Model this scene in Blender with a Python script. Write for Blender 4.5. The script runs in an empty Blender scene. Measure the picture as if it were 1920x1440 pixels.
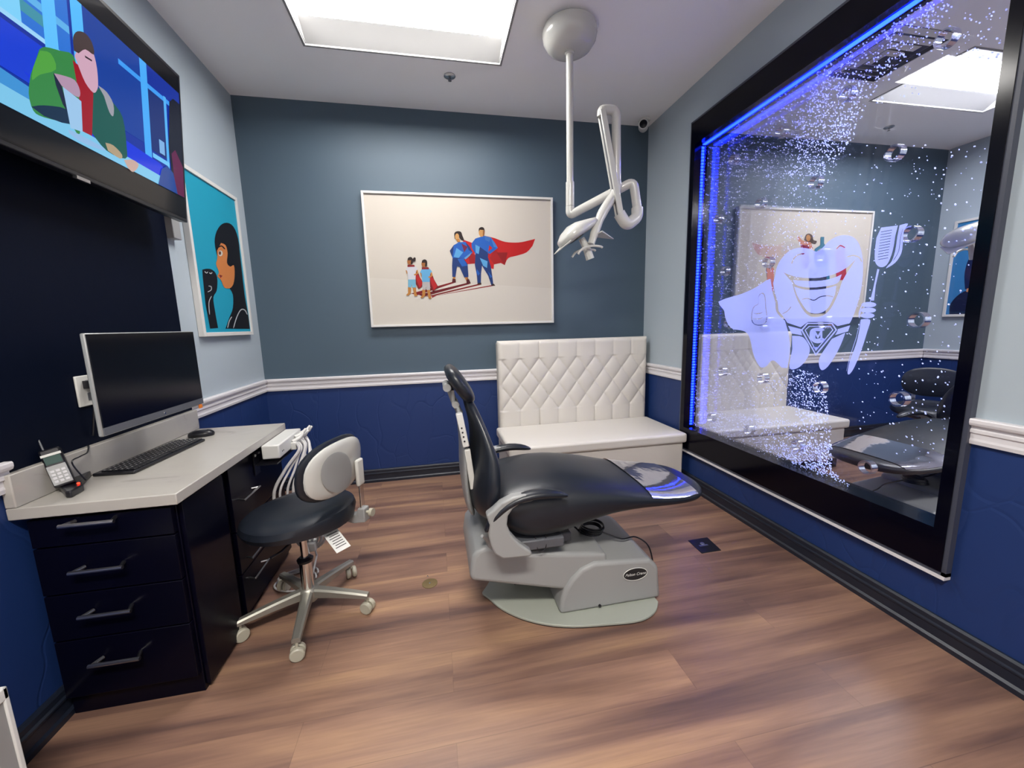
import bpy, bmesh, math, random
from mathutils import Vector, Matrix
from mathutils.geometry import tessellate_polygon

# ------------------------------------------------------------------ scene, camera, exposure, world
sc = bpy.context.scene
C = sc.collection
PI = math.pi
YAW, PITCH, ROLL, FPX, CAMZ = 0.1915, 0.1506, -0.0257, 733.26, 1.204
_cy, _sy, _cp, _sp = math.cos(YAW), math.sin(YAW), math.cos(PITCH), math.sin(PITCH)
FWD = Vector((_sy * _cp, _cy * _cp, -_sp))
_r0 = Vector((_cy, -_sy, 0)); _u0 = _r0.cross(FWD)
RGT = _r0 * math.cos(ROLL) + _u0 * math.sin(ROLL)
UPV = -_r0 * math.sin(ROLL) + _u0 * math.cos(ROLL)
cam_data = bpy.data.cameras.new('camera')
cam = bpy.data.objects.new('camera', cam_data); C.objects.link(cam)
cam_data.sensor_width = 36.0; cam_data.sensor_fit = 'HORIZONTAL'
cam_data.lens = FPX / 1920 * 36.0
cam_data.clip_start = 0.02
cam.matrix_world = Matrix(((RGT.x, UPV.x, -FWD.x, 0), (RGT.y, UPV.y, -FWD.y, 0), (RGT.z, UPV.z, -FWD.z, CAMZ), (0, 0, 0, 1)))
sc.camera = cam
vs = sc.view_settings
vs.view_transform = 'Standard'; vs.look = 'None'; vs.gamma = 1; vs.use_curve_mapping = False
vs.exposure = 0.80
world = bpy.data.worlds.new('world'); sc.world = world; world.use_nodes = True
world.node_tree.nodes['Background'].inputs[0].default_value = (0.02, 0.025, 0.04, 1)
world.node_tree.nodes['Background'].inputs[1].default_value = 0.3
LENS_POWER = 27.0      # emission of the ceiling light lenses
LED_POWER = 15.0
SCREEN_POWER = 1.0

# room sizes (metres)
XL, XR, D, H, NEAR = -1.227, 1.771, 3.117, 2.74, -1.8
XA, XB = 1.831, 4.89          # the next room
RAIL0, RAIL1 = 0.767, 0.855

def px(u, v, ax, val):
    """measured point: where the line of sight through pixel (u, v) meets the plane axis = val"""
    d = FWD * FPX + RGT * (u - 960) - UPV * (v - 720)
    o = Vector((0, 0, CAMZ))
    return o + d * ((val - o[ax]) / d[ax])

# ------------------------------------------------------------------ materials
def s2l(c):
    c = c / 255.0
    return c / 12.92 if c <= 0.04045 else ((c + 0.055) / 1.055) ** 2.4
def rgb(r, g, b): return (s2l(r), s2l(g), s2l(b), 1)
def mat(name, col, rough=0.5, metal=0.0, spec=0.5, coat=0.0, bump=None, emit=None, power=0):
    m = bpy.data.materials.new(name); m.use_nodes = True
    nt = m.node_tree; b = nt.nodes['Principled BSDF']
    b.inputs['Base Color'].default_value = col if len(col) == 4 else (*col, 1)
    b.inputs['Roughness'].default_value = rough
    b.inputs['Metallic'].default_value = metal
    b.inputs['Specular IOR Level'].default_value = spec
    b.inputs['Coat Weight'].default_value = coat
    b.inputs['Coat Roughness'].default_value = 0.08
    if emit: b.inputs['Emission Color'].default_value = emit; b.inputs['Emission Strength'].default_value = power
    if bump:
        tc = nt.nodes.new('ShaderNodeTexCoord')
        n = nt.nodes.new('ShaderNodeTexNoise'); n.inputs['Scale'].default_value = bump[0]; n.inputs['Detail'].default_value = 3
        bp = nt.nodes.new('ShaderNodeBump'); bp.inputs['Strength'].default_value = bump[1]; bp.inputs['Distance'].default_value = bump[2]
        nt.links.new(tc.outputs['Object'], n.inputs['Vector'])
        nt.links.new(n.outputs['Fac'], bp.inputs['Height']); nt.links.new(bp.outputs['Normal'], b.inputs['Normal'])
    return m

def node(nt, kind, **kw):
    n = nt.nodes.new(kind)
    for k, v in kw.items(): setattr(n, k, v)
    return n

def wall_material(name, upper):
    m = mat(name, upper, 0.55)
    nt = m.node_tree; L = nt.links; b = nt.nodes['Principled BSDF']
    geo = node(nt, 'ShaderNodeNewGeometry'); sep = node(nt, 'ShaderNodeSeparateXYZ')
    L.new(geo.outputs['Position'], sep.inputs[0])
    gt = node(nt, 'ShaderNodeMath', operation='GREATER_THAN'); gt.inputs[1].default_value = 0.81
    L.new(sep.outputs['Z'], gt.inputs[0])
    mix = node(nt, 'ShaderNodeMix', data_type='RGBA')
    L.new(gt.outputs[0], mix.inputs[0])
    mix.inputs[6].default_value = (0.006, 0.028, 0.13, 1); mix.inputs[7].default_value = upper
    # flowing embossed lines of the wallpaper below the rail
    nz = node(nt, 'ShaderNodeTexNoise'); nz.inputs['Scale'].default_value = 2.0
    L.new(geo.outputs['Position'], nz.inputs['Vector'])
    mp = node(nt, 'ShaderNodeMapping'); mp.inputs['Scale'].default_value = (1, 1, 0.45)
    L.new(geo.outputs['Position'], mp.inputs['Vector'])
    mx = node(nt, 'ShaderNodeMix', data_type='RGBA'); mx.inputs[0].default_value = 0.25
    L.new(mp.outputs[0], mx.inputs[6]); L.new(nz.outputs['Color'], mx.inputs[7])
    vo = node(nt, 'ShaderNodeTexVoronoi', feature='DISTANCE_TO_EDGE'); vo.inputs['Scale'].default_value = 7.0
    L.new(mx.outputs[2], vo.inputs['Vector'])
    mr = node(nt, 'ShaderNodeMapRange'); mr.inputs['From Max'].default_value = 0.03
    L.new(vo.outputs['Distance'], mr.inputs['Value'])
    inv = node(nt, 'ShaderNodeMath', operation='SUBTRACT'); inv.inputs[0].default_value = 1.0
    L.new(gt.outputs[0], inv.inputs[1])
    bs = node(nt, 'ShaderNodeMath', operation='MULTIPLY'); bs.inputs[1].default_value = 0.35
    L.new(inv.outputs[0], bs.inputs[0])
    bp = node(nt, 'ShaderNodeBump'); bp.inputs['Distance'].default_value = 0.003
    L.new(bs.outputs[0], bp.inputs['Strength']); L.new(mr.outputs[0], bp.inputs['Height'])
    L.new(bp.outputs[0], b.inputs['Normal'])
    L.new(mix.outputs[2], b.inputs['Base Color'])
    return m

def floor_material():
    m = mat('wood_plank_floor', (0.2, 0.12, 0.08), 0.38)
    nt = m.node_tree; L = nt.links; b = nt.nodes['Principled BSDF']
    geo = node(nt, 'ShaderNodeNewGeometry')
    br = node(nt, 'ShaderNodeTexBrick'); br.offset = 0.37; br.inputs['Scale'].default_value = 1.0
    br.inputs['Brick Width'].default_value = 1.25; br.inputs['Row Height'].default_value = 0.165
    br.inputs['Mortar Size'].default_value = 0.0012; br.inputs['Mortar Smooth'].default_value = 0.3
    br.inputs['Color1'].default_value = (0, 0, 0, 1); br.inputs['Color2'].default_value = (1, 1, 1, 1); br.inputs['Mortar'].default_value = (0.5, 0.5, 0.5, 1)
    L.new(geo.outputs['Position'], br.inputs['Vector'])
    # shift the grain by plank
    mp = node(nt, 'ShaderNodeMapping'); mp.inputs['Scale'].default_value = (0.75, 9.5, 1)
    add = node(nt, 'ShaderNodeVectorMath', operation='ADD')
    sc_ = node(nt, 'ShaderNodeVectorMath', operation='SCALE'); sc_.inputs[3].default_value = 0.4
    L.new(br.outputs['Color'], sc_.inputs[0]); L.new(geo.outputs['Position'], mp.inputs['Vector'])
    L.new(mp.outputs[0], add.inputs[0]); L.new(sc_.outputs[0], add.inputs[1])
    n1 = node(nt, 'ShaderNodeTexNoise'); n1.inputs['Scale'].default_value = 1.0; n1.inputs['Detail'].default_value = 5; n1.inputs['Distortion'].default_value = 0.4
    L.new(add.outputs[0], n1.inputs['Vector'])
    r = node(nt, 'ShaderNodeValToRGB'); e = r.color_ramp.elements
    e[0].position = 0.28; e[0].color = (0.085, 0.050, 0.046, 1); e[1].position = 0.75; e[1].color = (0.44, 0.265, 0.15, 1)  # wood tones, widened to paint in shadow smears and yellow highlights too
    x = e.new(0.42); x.color = (0.18, 0.10, 0.075, 1); x = e.new(0.55); x.color = (0.27, 0.155, 0.105, 1)
    L.new(n1.outputs['Fac'], r.inputs[0])
    mp2 = node(nt, 'ShaderNodeMapping'); mp2.inputs['Scale'].default_value = (6, 120.0, 1)
    L.new(geo.outputs['Position'], mp2.inputs['Vector'])
    n2 = node(nt, 'ShaderNodeTexNoise'); n2.inputs['Scale'].default_value = 1.0; n2.inputs['Detail'].default_value = 4
    L.new(mp2.outputs[0], n2.inputs['Vector'])
    mr = node(nt, 'ShaderNodeMapRange'); mr.inputs['To Min'].default_value = 0.78; mr.inputs['To Max'].default_value = 1.2
    L.new(n2.outputs['Fac'], mr.inputs[0])
    mr2 = node(nt, 'ShaderNodeMapRange'); mr2.inputs['To Min'].default_value = 0.95; mr2.inputs['To Max'].default_value = 1.05
    L.new(br.outputs['Color'], mr2.inputs[0])
    mm = node(nt, 'ShaderNodeMath', operation='MULTIPLY'); L.new(mr.outputs[0], mm.inputs[0]); L.new(mr2.outputs[0], mm.inputs[1])
    vm = node(nt, 'ShaderNodeVectorMath', operation='SCALE'); L.new(r.outputs[0], vm.inputs[0]); L.new(mm.outputs[0], vm.inputs[3])
    mixm = node(nt, 'ShaderNodeMix', data_type='RGBA'); mixm.inputs[7].default_value = (0.06, 0.035, 0.025, 1)
    half = node(nt, 'ShaderNodeMath', operation='MULTIPLY'); half.inputs[1].default_value = 0.3
    L.new(br.outputs['Fac'], half.inputs[0]); L.new(half.outputs[0], mixm.inputs[0]); L.new(vm.outputs[0], mixm.inputs[6])
    L.new(mixm.outputs[2], b.inputs['Base Color'])
    bp = node(nt, 'ShaderNodeBump'); bp.inputs['Strength'].default_value = 0.12; bp.inputs['Distance'].default_value = 0.002
    L.new(n2.outputs['Fac'], bp.inputs['Height']); L.new(bp.outputs[0], b.inputs['Normal'])
    return m

def marble_material():
    m = mat('marble_laminate', (0.6, 0.58, 0.55), 0.25)
    nt = m.node_tree; L = nt.links; b = nt.nodes['Principled BSDF']
    geo = node(nt, 'ShaderNodeNewGeometry')
    mp = node(nt, 'ShaderNodeMapping'); mp.inputs['Rotation'].default_value = (0, 0, 0.5); mp.inputs['Scale'].default_value = (2.0, 3.2, 3)
    L.new(geo.outputs['Position'], mp.inputs['Vector'])
    n = node(nt, 'ShaderNodeTexNoise'); n.inputs['Scale'].default_value = 1.3; n.inputs['Detail'].default_value = 7; n.inputs['Distortion'].default_value = 1.4
    L.new(mp.outputs[0], n.inputs['Vector'])
    r = node(nt, 'ShaderNodeValToRGB'); e = r.color_ramp.elements
    e[0].position = 0.25; e[0].color = (0.24, 0.23, 0.22, 1); e[1].position = 0.50; e[1].color = (0.42, 0.40, 0.37, 1)
    x = e.new(0.36); x.color = (0.40, 0.38, 0.355, 1)
    L.new(n.outputs['Fac'], r.inputs[0]); L.new(r.outputs[0], b.inputs['Base Color'])
    return m

def pane_material():
    m = bpy.data.materials.new('clear_pane'); m.use_nodes = True; nt = m.node_tree; L = nt.links
    nt.nodes.remove(nt.nodes['Principled BSDF']); out = nt.nodes['Material Output']
    t = node(nt, 'ShaderNodeBsdfTransparent'); t.inputs[0].default_value = (0.955, 0.965, 1.0, 1)
    g = node(nt, 'ShaderNodeBsdfGlossy'); g.inputs['Roughness'].default_value = 0.02; g.inputs[0].default_value = (0.9, 0.92, 1, 1)
    f = node(nt, 'ShaderNodeFresnel'); f.inputs[0].default_value = 1.35
    hf = node(nt, 'ShaderNodeMath', operation='MULTIPLY'); hf.inputs[1].default_value = 0.45
    mx = node(nt, 'ShaderNodeMixShader'); L.new(f.outputs[0], hf.inputs[0]); L.new(hf.outputs[0], mx.inputs[0]); L.new(t.outputs[0], mx.inputs[1]); L.new(g.outputs[0], mx.inputs[2])
    L.new(mx.outputs[0], out.inputs[0]); return m

def ring_material():
    m = bpy.data.materials.new('clear_acrylic'); m.use_nodes = True; nt = m.node_tree; L = nt.links
    nt.nodes.remove(nt.nodes['Principled BSDF']); out = nt.nodes['Material Output']
    t = node(nt, 'ShaderNodeBsdfTransparent'); t.inputs[0].default_value = (0.75, 0.8, 1.0, 1)
    g = node(nt, 'ShaderNodeBsdfGlossy'); g.inputs['Roughness'].default_value = 0.05; g.inputs[0].default_value = (0.95, 0.95, 1, 1)
    mx = node(nt, 'ShaderNodeMixShader'); mx.inputs[0].default_value = 0.6; L.new(t.outputs[0], mx.inputs[1]); L.new(g.outputs[0], mx.inputs[2])
    L.new(mx.outputs[0], out.inputs[0]); return m

def frosted_material():
    m = bpy.data.materials.new('frosted_film'); m.use_nodes = True; nt = m.node_tree; L = nt.links
    nt.nodes.remove(nt.nodes['Principled BSDF']); out = nt.nodes['Material Output']
    d = node(nt, 'ShaderNodeBsdfDiffuse'); d.inputs[0].default_value = (0.36, 0.42, 0.85, 1)
    tr = node(nt, 'ShaderNodeBsdfTranslucent'); tr.inputs[0].default_value = (0.36, 0.42, 0.90, 1)
    t = node(nt, 'ShaderNodeBsdfTransparent'); t.inputs[0].default_value = (0.8, 0.84, 1, 1)
    a = node(nt, 'ShaderNodeAddShader'); L.new(d.outputs[0], a.inputs[0]); L.new(tr.outputs[0], a.inputs[1])
    mx = node(nt, 'ShaderNodeMixShader'); mx.inputs[0].default_value = 0.2; L.new(a.outputs[0], mx.inputs[1]); L.new(t.outputs[0], mx.inputs[2])
    L.new(mx.outputs[0], out.inputs[0]); return m

def bubble_material():
    m = bpy.data.materials.new('air_bubble'); m.use_nodes = True; nt = m.node_tree; L = nt.links
    nt.nodes.remove(nt.nodes['Principled BSDF']); out = nt.nodes['Material Output']
    d = node(nt, 'ShaderNodeBsdfDiffuse'); d.inputs[0].default_value = (0.75, 0.8, 1, 1)
    tr = node(nt, 'ShaderNodeBsdfTranslucent'); tr.inputs[0].default_value = (0.75, 0.8, 1, 1)
    g = node(nt, 'ShaderNodeBsdfGlossy'); g.inputs['Roughness'].default_value = 0.15
    a = node(nt, 'ShaderNodeAddShader'); L.new(d.outputs[0], a.inputs[0]); L.new(tr.outputs[0], a.inputs[1])
    mx = node(nt, 'ShaderNodeMixShader'); mx.inputs[0].default_value = 0.35; L.new(a.outputs[0], mx.inputs[1]); L.new(g.outputs[0], mx.inputs[2])
    L.new(mx.outputs[0], out.inputs[0]); return m

def picture_material(name, emissive=0, rough=0.6, spec=0.3):
    m = mat(name, (1, 1, 1), rough, spec=spec); nt = m.node_tree; b = nt.nodes['Principled BSDF']
    a = node(nt, 'ShaderNodeVertexColor'); a.layer_name = 'col'
    if emissive:
        b.inputs['Base Color'].default_value = (0.005, 0.005, 0.006, 1); b.inputs['Roughness'].default_value = 0.12
        nt.links.new(a.outputs[0], b.inputs['Emission Color']); b.inputs['Emission Strength'].default_value = emissive
    else: nt.links.new(a.outputs[0], b.inputs['Base Color'])
    return m

M = dict(
    ceiling=mat('ceiling_paint', (0.93, 0.93, 0.95, 1), 0.7, bump=(180, 0.15, 0.002)),
    wall_dark=wall_material('slate_wall', (0.060, 0.096, 0.132, 1)),
    wall_light=wall_material('grey_wall', (0.38, 0.44, 0.49, 1)),
    floor=floor_material(), marble=marble_material(),
    rail=mat('white_trim_paint', (0.68, 0.66, 0.68, 1), 0.35),
    base=mat('dark_baseboard', (0.010, 0.014, 0.026, 1), 0.35),
    panel=mat('dark_wall_panel', (0.002, 0.004, 0.013, 1), 0.5, spec=0.08, bump=(6, 0.2, 0.01)),
    cab=mat('black_laminate', (0.0015, 0.0015, 0.007, 1), 0.28, spec=0.14),
    steel=mat('brushed_steel', (0.42, 0.42, 0.44, 1), 0.3, 1.0),
    chrome=mat('chrome', (0.75, 0.74, 0.72, 1), 0.12, 1.0),
    frame=mat('gloss_black_frame', (0.001, 0.001, 0.005, 1), 0.14, spec=0.2),
    lip=mat('dark_grey_lip', (0.05, 0.055, 0.08, 1), 0.4),
    white=mat('white_plastic', (0.62, 0.62, 0.60, 1), 0.3),
    cream=mat('cream_enamel', (0.55, 0.55, 0.52, 1), 0.22, coat=0.4),
    grey=mat('grey_plastic', (0.30, 0.305, 0.305, 1), 0.38),
    greyd=mat('dark_grey_plastic', (0.09, 0.095, 0.11, 1), 0.4),
    plate=mat('base_plate_enamel', (0.36, 0.38, 0.33, 1), 0.35),
    black=mat('black_plastic', (0.008, 0.008, 0.012, 1), 0.3),
    vinyl=mat('black_vinyl', (0.009, 0.012, 0.019, 1), 0.36, bump=(260, 0.12, 0.001)),
    leather=mat('cream_leatherette', (0.66, 0.625, 0.575, 1), 0.42, bump=(220, 0.1, 0.001)),
    film=mat('clear_plastic_cover', (0.62, 0.62, 0.70, 1), 0.07, 0.9, bump=(7, 0.25, 0.01)),
    alu=mat('cast_aluminium', (0.36, 0.35, 0.31, 1), 0.42, 0.7),
    caster=mat('caster_plastic', (0.42, 0.40, 0.32, 1), 0.4),
    lens=mat('light_lens', (0.8, 0.8, 0.8, 1), 0.5, emit=(1.0, 0.97, 0.93, 1), power=LENS_POWER),
    fill_lens=mat('fill_light_lens', (0.8, 0.8, 0.8, 1), 0.5, emit=(1.0, 0.95, 0.87, 1), power=LENS_POWER * 2.4),  # lens of the added rear lights, strengthened for more bounce
    reflector=mat('light_reflector', (0.30, 0.30, 0.30, 1), 0.6),
    led=mat('blue_led', (0.02, 0.05, 0.3, 1), 0.4, emit=(0.004, 0.018, 1.0, 1), power=LED_POWER),
    redled=mat('red_led', (0.3, 0, 0, 1), 0.4, emit=(1.0, 0.03, 0.01, 1), power=3.0),
    screen=mat('black_screen', (0.001, 0.001, 0.004, 1), 0.16, spec=0.3),
    picframe=mat('white_picture_frame', (0.62, 0.61, 0.59, 1), 0.4),
    canvas=picture_material('painted_canvas'), tv=picture_material('television_picture', SCREEN_POWER),
    pane=pane_material(), acrylic=ring_material(), frosted=frosted_material(), bubble=bubble_material(),
    paper=mat('paper_label', (0.7, 0.7, 0.68, 1), 0.7), ink=mat('black_ink', (0.01, 0.01, 0.012, 1), 0.6),
    brass=mat('brass_cap', (0.22, 0.16, 0.075, 1), 0.4, 0.5), cable=mat('grey_white_hose', (0.45, 0.44, 0.44, 1), 0.4),
    orange=mat('orange_sticker', (0.7, 0.2, 0.02, 1), 0.5), silver=mat('silver_bezel', (0.33, 0.34, 0.34, 1), 0.35, 0.3),
    lcd=mat('phone_display', (0.03, 0.07, 0.06, 1), 0.15),
)

# ------------------------------------------------------------------ object helpers
def tag(o, label=None, cat=None, group=None, kind=None):
    if label: o['label'] = label
    if cat: o['category'] = cat
    if group: o['group'] = group
    if kind: o['kind'] = kind
    return o
def thing(name, label, cat, loc=(0, 0, 0), group=None):
    o = bpy.data.objects.new(name, None); o.empty_display_size = 0.05
    C.objects.link(o); o.location = loc
    return tag(o, label, cat, group)

class MB:
    """collects shapes in one bmesh, in world coordinates of the place (or of the thing's own origin)"""
    def __init__(s): s.bm = bmesh.new(); s.mats = []
    def mi(s, m):
        if m is None: return 0
        if m not in s.mats: s.mats.append(m)
        return s.mats.index(m)
    def box(s, a, b, R=None, c=None, m=None):
        x0, y0, z0 = a; x1, y1, z1 = b
        vs = [Vector(p) for p in ((x0, y0, z0), (x1, y0, z0), (x1, y1, z0), (x0, y1, z0), (x0, y0, z1), (x1, y0, z1), (x1, y1, z1), (x0, y1, z1))]
        if R is not None:
            c = Vector(c) if c is not None else Vector((0, 0, 0)); vs = [R @ v + c for v in vs]
        v = [s.bm.verts.new(p) for p in vs]; k = s.mi(m)
        for f in ((0, 3, 2, 1), (4, 5, 6, 7), (0, 1, 5, 4), (1, 2, 6, 5), (2, 3, 7, 6), (3, 0, 4, 7)):
            s.bm.faces.new([v[i] for i in f]).material_index = k
        return s
    def loft(s, rings, cap=True, closed=True, m=None):
        k = s.mi(m); R = [[s.bm.verts.new(p) for p in r] for r in rings]; n = len(R[0])
        for a, b in zip(R, R[1:]):
            for i in range(n if closed else n - 1):
                j = (i + 1) % n
                try: s.bm.faces.new((a[i], a[j], b[j], b[i])).material_index = k
                except ValueError: pass
        if cap:
            for r in (R[0][::-1], R[-1]):
                try: s.bm.faces.new(r).material_index = k
                except ValueError: pass
        return s
    def tube(s, pts, rad, n=12, cap=True, m=None, squash=None):
        P = [Vector(p) for p in pts]; k = len(P)
        if not hasattr(rad, '__len__'): rad = [rad] * k
        T = []
        for i in range(k):
            t = (P[min(i + 1, k - 1)] - P[max(i - 1, 0)]); T.append(t.normalized())
        u = T[0].orthogonal().normalized(); rings = []
        for i in range(k):
            u = (u - T[i] * u.dot(T[i]))
            u = u.normalized() if u.length > 1e-6 else T[i].orthogonal().normalized()
            w = T[i].cross(u)
            rings.append([P[i] + (u * math.cos(2 * PI * a / n) + w * math.sin(2 * PI * a / n)) * rad[i] for a in range(n)])
        return s.loft(rings, cap, m=m)
    def lathe(s, prof, org=(0, 0, 0), axis='Z', n=32, R=None, m=None, cap=True):
        org = Vector(org); rings = []
        for r, h in prof:
            ring = []
            for i in range(n):
                a = 2 * PI * i / n; c, d = max(r, 1e-4) * math.cos(a), max(r, 1e-4) * math.sin(a)
                v = {'Z': Vector((c, d, h)), 'Y': Vector((c, h, d)), 'X': Vector((h, c, d))}[axis]
                ring.append(org + (R @ v if R is not None else v))
            rings.append(ring)
        return s.loft(rings, cap, m=m)
    def prism(s, poly, f0, f1, m=None):
        """poly in 2D, f0 / f1 map a 2D point to the two end faces"""
        k = s.mi(m)
        a = [s.bm.verts.new(f0(*p)) for p in poly]; b = [s.bm.verts.new(f1(*p)) for p in poly]; n = len(poly)
        for i in range(n):
            j = (i + 1) % n; s.bm.faces.new((a[i], a[j], b[j], b[i])).material_index = k
        s.bm.faces.new(a[::-1]).material_index = k; s.bm.faces.new(b).material_index = k
        return s
    def ell(s, c, r, R=None, n=20, p=2.0, m=None):
        rings = []
        for i in range(n // 2 + 1):
            th = -PI / 2 + PI * i / (n // 2); ring = []
            for j in range(n):
                ph = 2 * PI * j / n
                f = lambda v: math.copysign(abs(v) ** (2.0 / p), v)
                v = Vector((r[0] * f(math.cos(th)) * f(math.cos(ph)), r[1] * f(math.cos(th)) * f(math.sin(ph)), r[2] * f(math.sin(th))))
                if i in (0, n // 2): v = Vector((v.x + 1e-4 * math.cos(ph), v.y + 1e-4 * math.sin(ph), v.z))
                ring.append((R @ v if R is not None else v) + Vector(c))
            rings.append(ring)
        return s.loft(rings, True, m=m)
    def fan(s, poly, m=None):
        s.bm.faces.new([s.bm.verts.new(p) for p in poly]).material_index = s.mi(m); return s
    def build(s, name, m=None, parent=None, org=None, bevel=0, seg=2, smooth=True, angle=35, subsurf=0):
        bm = s.bm
        if org is None: org = parent_origin(parent)
        bmesh.ops.translate(bm, verts=bm.verts, vec=-Vector(org))
        bmesh.ops.recalc_face_normals(bm, faces=bm.faces)
        for f in bm.faces: f.smooth = smooth
        if smooth:
            for e in bm.edges:
                if len(e.link_faces) == 2 and e.calc_face_angle(0) > math.radians(angle): e.smooth = False
        me = bpy.data.meshes.new(name); bm.to_mesh(me); bm.free()
        if s.mats:
            for q in s.mats: me.materials.append(q)
        else: me.materials.append(m)
        o = bpy.data.objects.new(name, me); C.objects.link(o)
        if parent: o.parent = parent
        else: o.location = org
        if bevel:
            b = o.modifiers.new('bevel', 'BEVEL'); b.width = bevel; b.segments = seg; b.limit_method = 'ANGLE'; b.angle_limit = math.radians(35)
        if subsurf:
            q = o.modifiers.new('subsurf', 'SUBSURF'); q.levels = subsurf; q.render_levels = subsurf
        return o
def parent_origin(p):
    v = Vector((0, 0, 0))
    while p: v += Vector(p.location); p = p.parent
    return v
def struct(name, mb, m, **k): return tag(mb.build(name, m, None, **k), kind='structure')

def smooth_path(P, n=6):
    """Catmull-Rom through the points"""
    P = [Vector(p) for p in P]; out = []
    for i in range(len(P) - 1):
        a, b, c, d = P[max(i - 1, 0)], P[i], P[i + 1], P[min(i + 2, len(P) - 1)]
        for k in range(n):
            t = k / n
            out.append(0.5 * ((2 * b) + (c - a) * t + (2 * a - 5 * b + 4 * c - d) * t * t + (3 * b - 3 * c + d - a) * t ** 3))
    out.append(P[-1]); return out
def round_path(P, r, n=5):
    """polyline with its corners rounded by radius r"""
    P = [Vector(p) for p in P]; out = [P[0]]
    for i in range(1, len(P) - 1):
        a, b, c = P[i - 1], P[i], P[i + 1]
        d1, d2 = (a - b), (c - b); q = min(r, d1.length * 0.45, d2.length * 0.45)
        p1, p2 = b + d1.normalized() * q, b + d2.normalized() * q
        for k in range(n + 1):
            t = k / n; out.append(p1 * (1 - t) ** 2 + b * 2 * t * (1 - t) + p2 * t * t)
    out.append(P[-1]); return out
def text_part(name, body, size, m, parent, loc, rot, shear=0.0, extrude=0.0006, align='CENTER', label=None):
    cu = bpy.data.curves.new(name, 'FONT'); cu.body = body; cu.size = size; cu.extrude = extrude; cu.shear = shear
    cu.align_x = align; cu.align_y = 'CENTER'
    cu.materials.append(m); tmp = bpy.data.objects.new(name, cu)
    me = bpy.data.meshes.new_from_object(tmp); me.name = name; bpy.data.objects.remove(tmp)
    if not me.materials: me.materials.append(m)
    o = bpy.data.objects.new(name, me); C.objects.link(o)
    o.parent = parent; o.location = Vector(loc) - parent_origin(parent); o.rotation_euler = rot
    if label: o['label'] = label
    return o
def painting(name, layers, mapf, m, parent, step=0.0005, tint=0.66):
    """flat coloured shapes, each a hair above the last; layers = [(points, rgb)], mapf(u, v, lift) -> point"""
    bm = bmesh.new(); col = bm.loops.layers.float_color.new('col')
    for k, (pts, c) in enumerate(layers):
        vs = [bm.verts.new(mapf(u, v, k * step / max(1, len(layers) / 14))) for u, v in pts]
        tri = tessellate_polygon([[Vector((u, v, 0)) for u, v in pts]])
        cc = tuple(q * tint for q in rgb(*c)[:3]) + (1,)
        for t in tri:
            try: f = bm.faces.new([vs[i] for i in t])
            except ValueError: continue
            for l in f.loops: l[col] = cc
    bmesh.ops.translate(bm, verts=bm.verts, vec=-parent_origin(parent))
    me = bpy.data.meshes.new(name); bm.to_mesh(me); bm.free(); me.materials.append(m)
    o = bpy.data.objects.new(name, me); C.objects.link(o); o.parent = parent
    return o
def oval(cx, cy, rx, ry, n=20, rot=0):
    r = math.radians(rot)
    return [(cx + rx * math.cos(a) * math.cos(r) - ry * math.sin(a) * math.sin(r), cy + rx * math.cos(a) * math.sin(r) + ry * math.sin(a) * math.cos(r)) for a in [2 * PI * i / n for i in range(n)]]
def stroke(P, w):
    """a polyline thickened to width w (2D), tapering at its ends"""
    A, B = [], []; n = len(P)
    for i, p in enumerate(P):
        a, b = P[max(i - 1, 0)], P[min(i + 1, n - 1)]
        dx, dy = b[0] - a[0], b[1] - a[1]; l = math.hypot(dx, dy) or 1
        q = w / 2 * (0.35 if i in (0, n - 1) else 1)
        A.append((p[0] - dy / l * q, p[1] + dx / l * q)); B.append((p[0] + dy / l * q, p[1] - dx / l * q))
    return A + B[::-1]
def crv(P, n=4):
    return [(v.x, v.y) for v in smooth_path([(a, b, 0) for a, b in P], n)]
def ccrv(P, n=4):
    Q = [Vector((a, b, 0)) for a, b in P]; k = len(Q); out = []
    for i in range(k):
        a, b, c, d = Q[i - 1], Q[i], Q[(i + 1) % k], Q[(i + 2) % k]
        for j in range(n):
            t = j / n; v = 0.5 * ((2 * b) + (c - a) * t + (2 * a - 5 * b + 4 * c - d) * t * t + (3 * b - 3 * c + d - a) * t ** 3); out.append((v.x, v.y))
    return out

# ------------------------------------------------------------------ room shell
T = 0.06
LX0, LX1, LY0, LY1 = -0.604, 0.469, 1.98, 2.546          # opening of the ceiling light
LIGHTS = [(LX0, LX1, LY0, LY1), (3.19, 4.255, 1.98, 2.53), (LX0, LX1, -0.75, -0.19), (3.19, 4.255, -0.75, -0.19)]  # the last two are added fill lights, unseen behind the viewpoint
mb = MB()
xs = sorted({XL - T, XB + T, LX0, LX1, 3.19, 4.255}); ys = sorted({NEAR - T, D + T, 1.98, 2.546, 2.53, -0.75, -0.19})
for i in range(len(xs) - 1):
    for j in range(len(ys) - 1):
        cx, cy_ = (xs[i] + xs[i + 1]) / 2, (ys[j] + ys[j + 1]) / 2
        if any(a < cx < b and c < cy_ < d for a, b, c, d in LIGHTS): continue
        mb.box((xs[i], ys[j], H), (xs[i + 1], ys[j + 1], H + 0.03))
bmesh.ops.remove_doubles(mb.bm, verts=mb.bm.verts, dist=1e-5)
struct('ceiling', mb, M['ceiling'], smooth=False)
struct('floor', MB().box((XL - T, NEAR - T, -0.05), (XB + T, D + T, 0)), M['floor'], smooth=False)
struct('wall_back', MB().box((XL - T, D, 0), (XB + T, D + T, H)), M['wall_dark'], smooth=False)
struct('wall_left', MB().box((XL - T, NEAR, 0), (XL, D, H)), M['wall_light'], smooth=False)
struct('wall_front', MB().box((XL - T, NEAR - T, 0), (XB + T, NEAR, H)), M['rail'], smooth=False)
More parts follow.
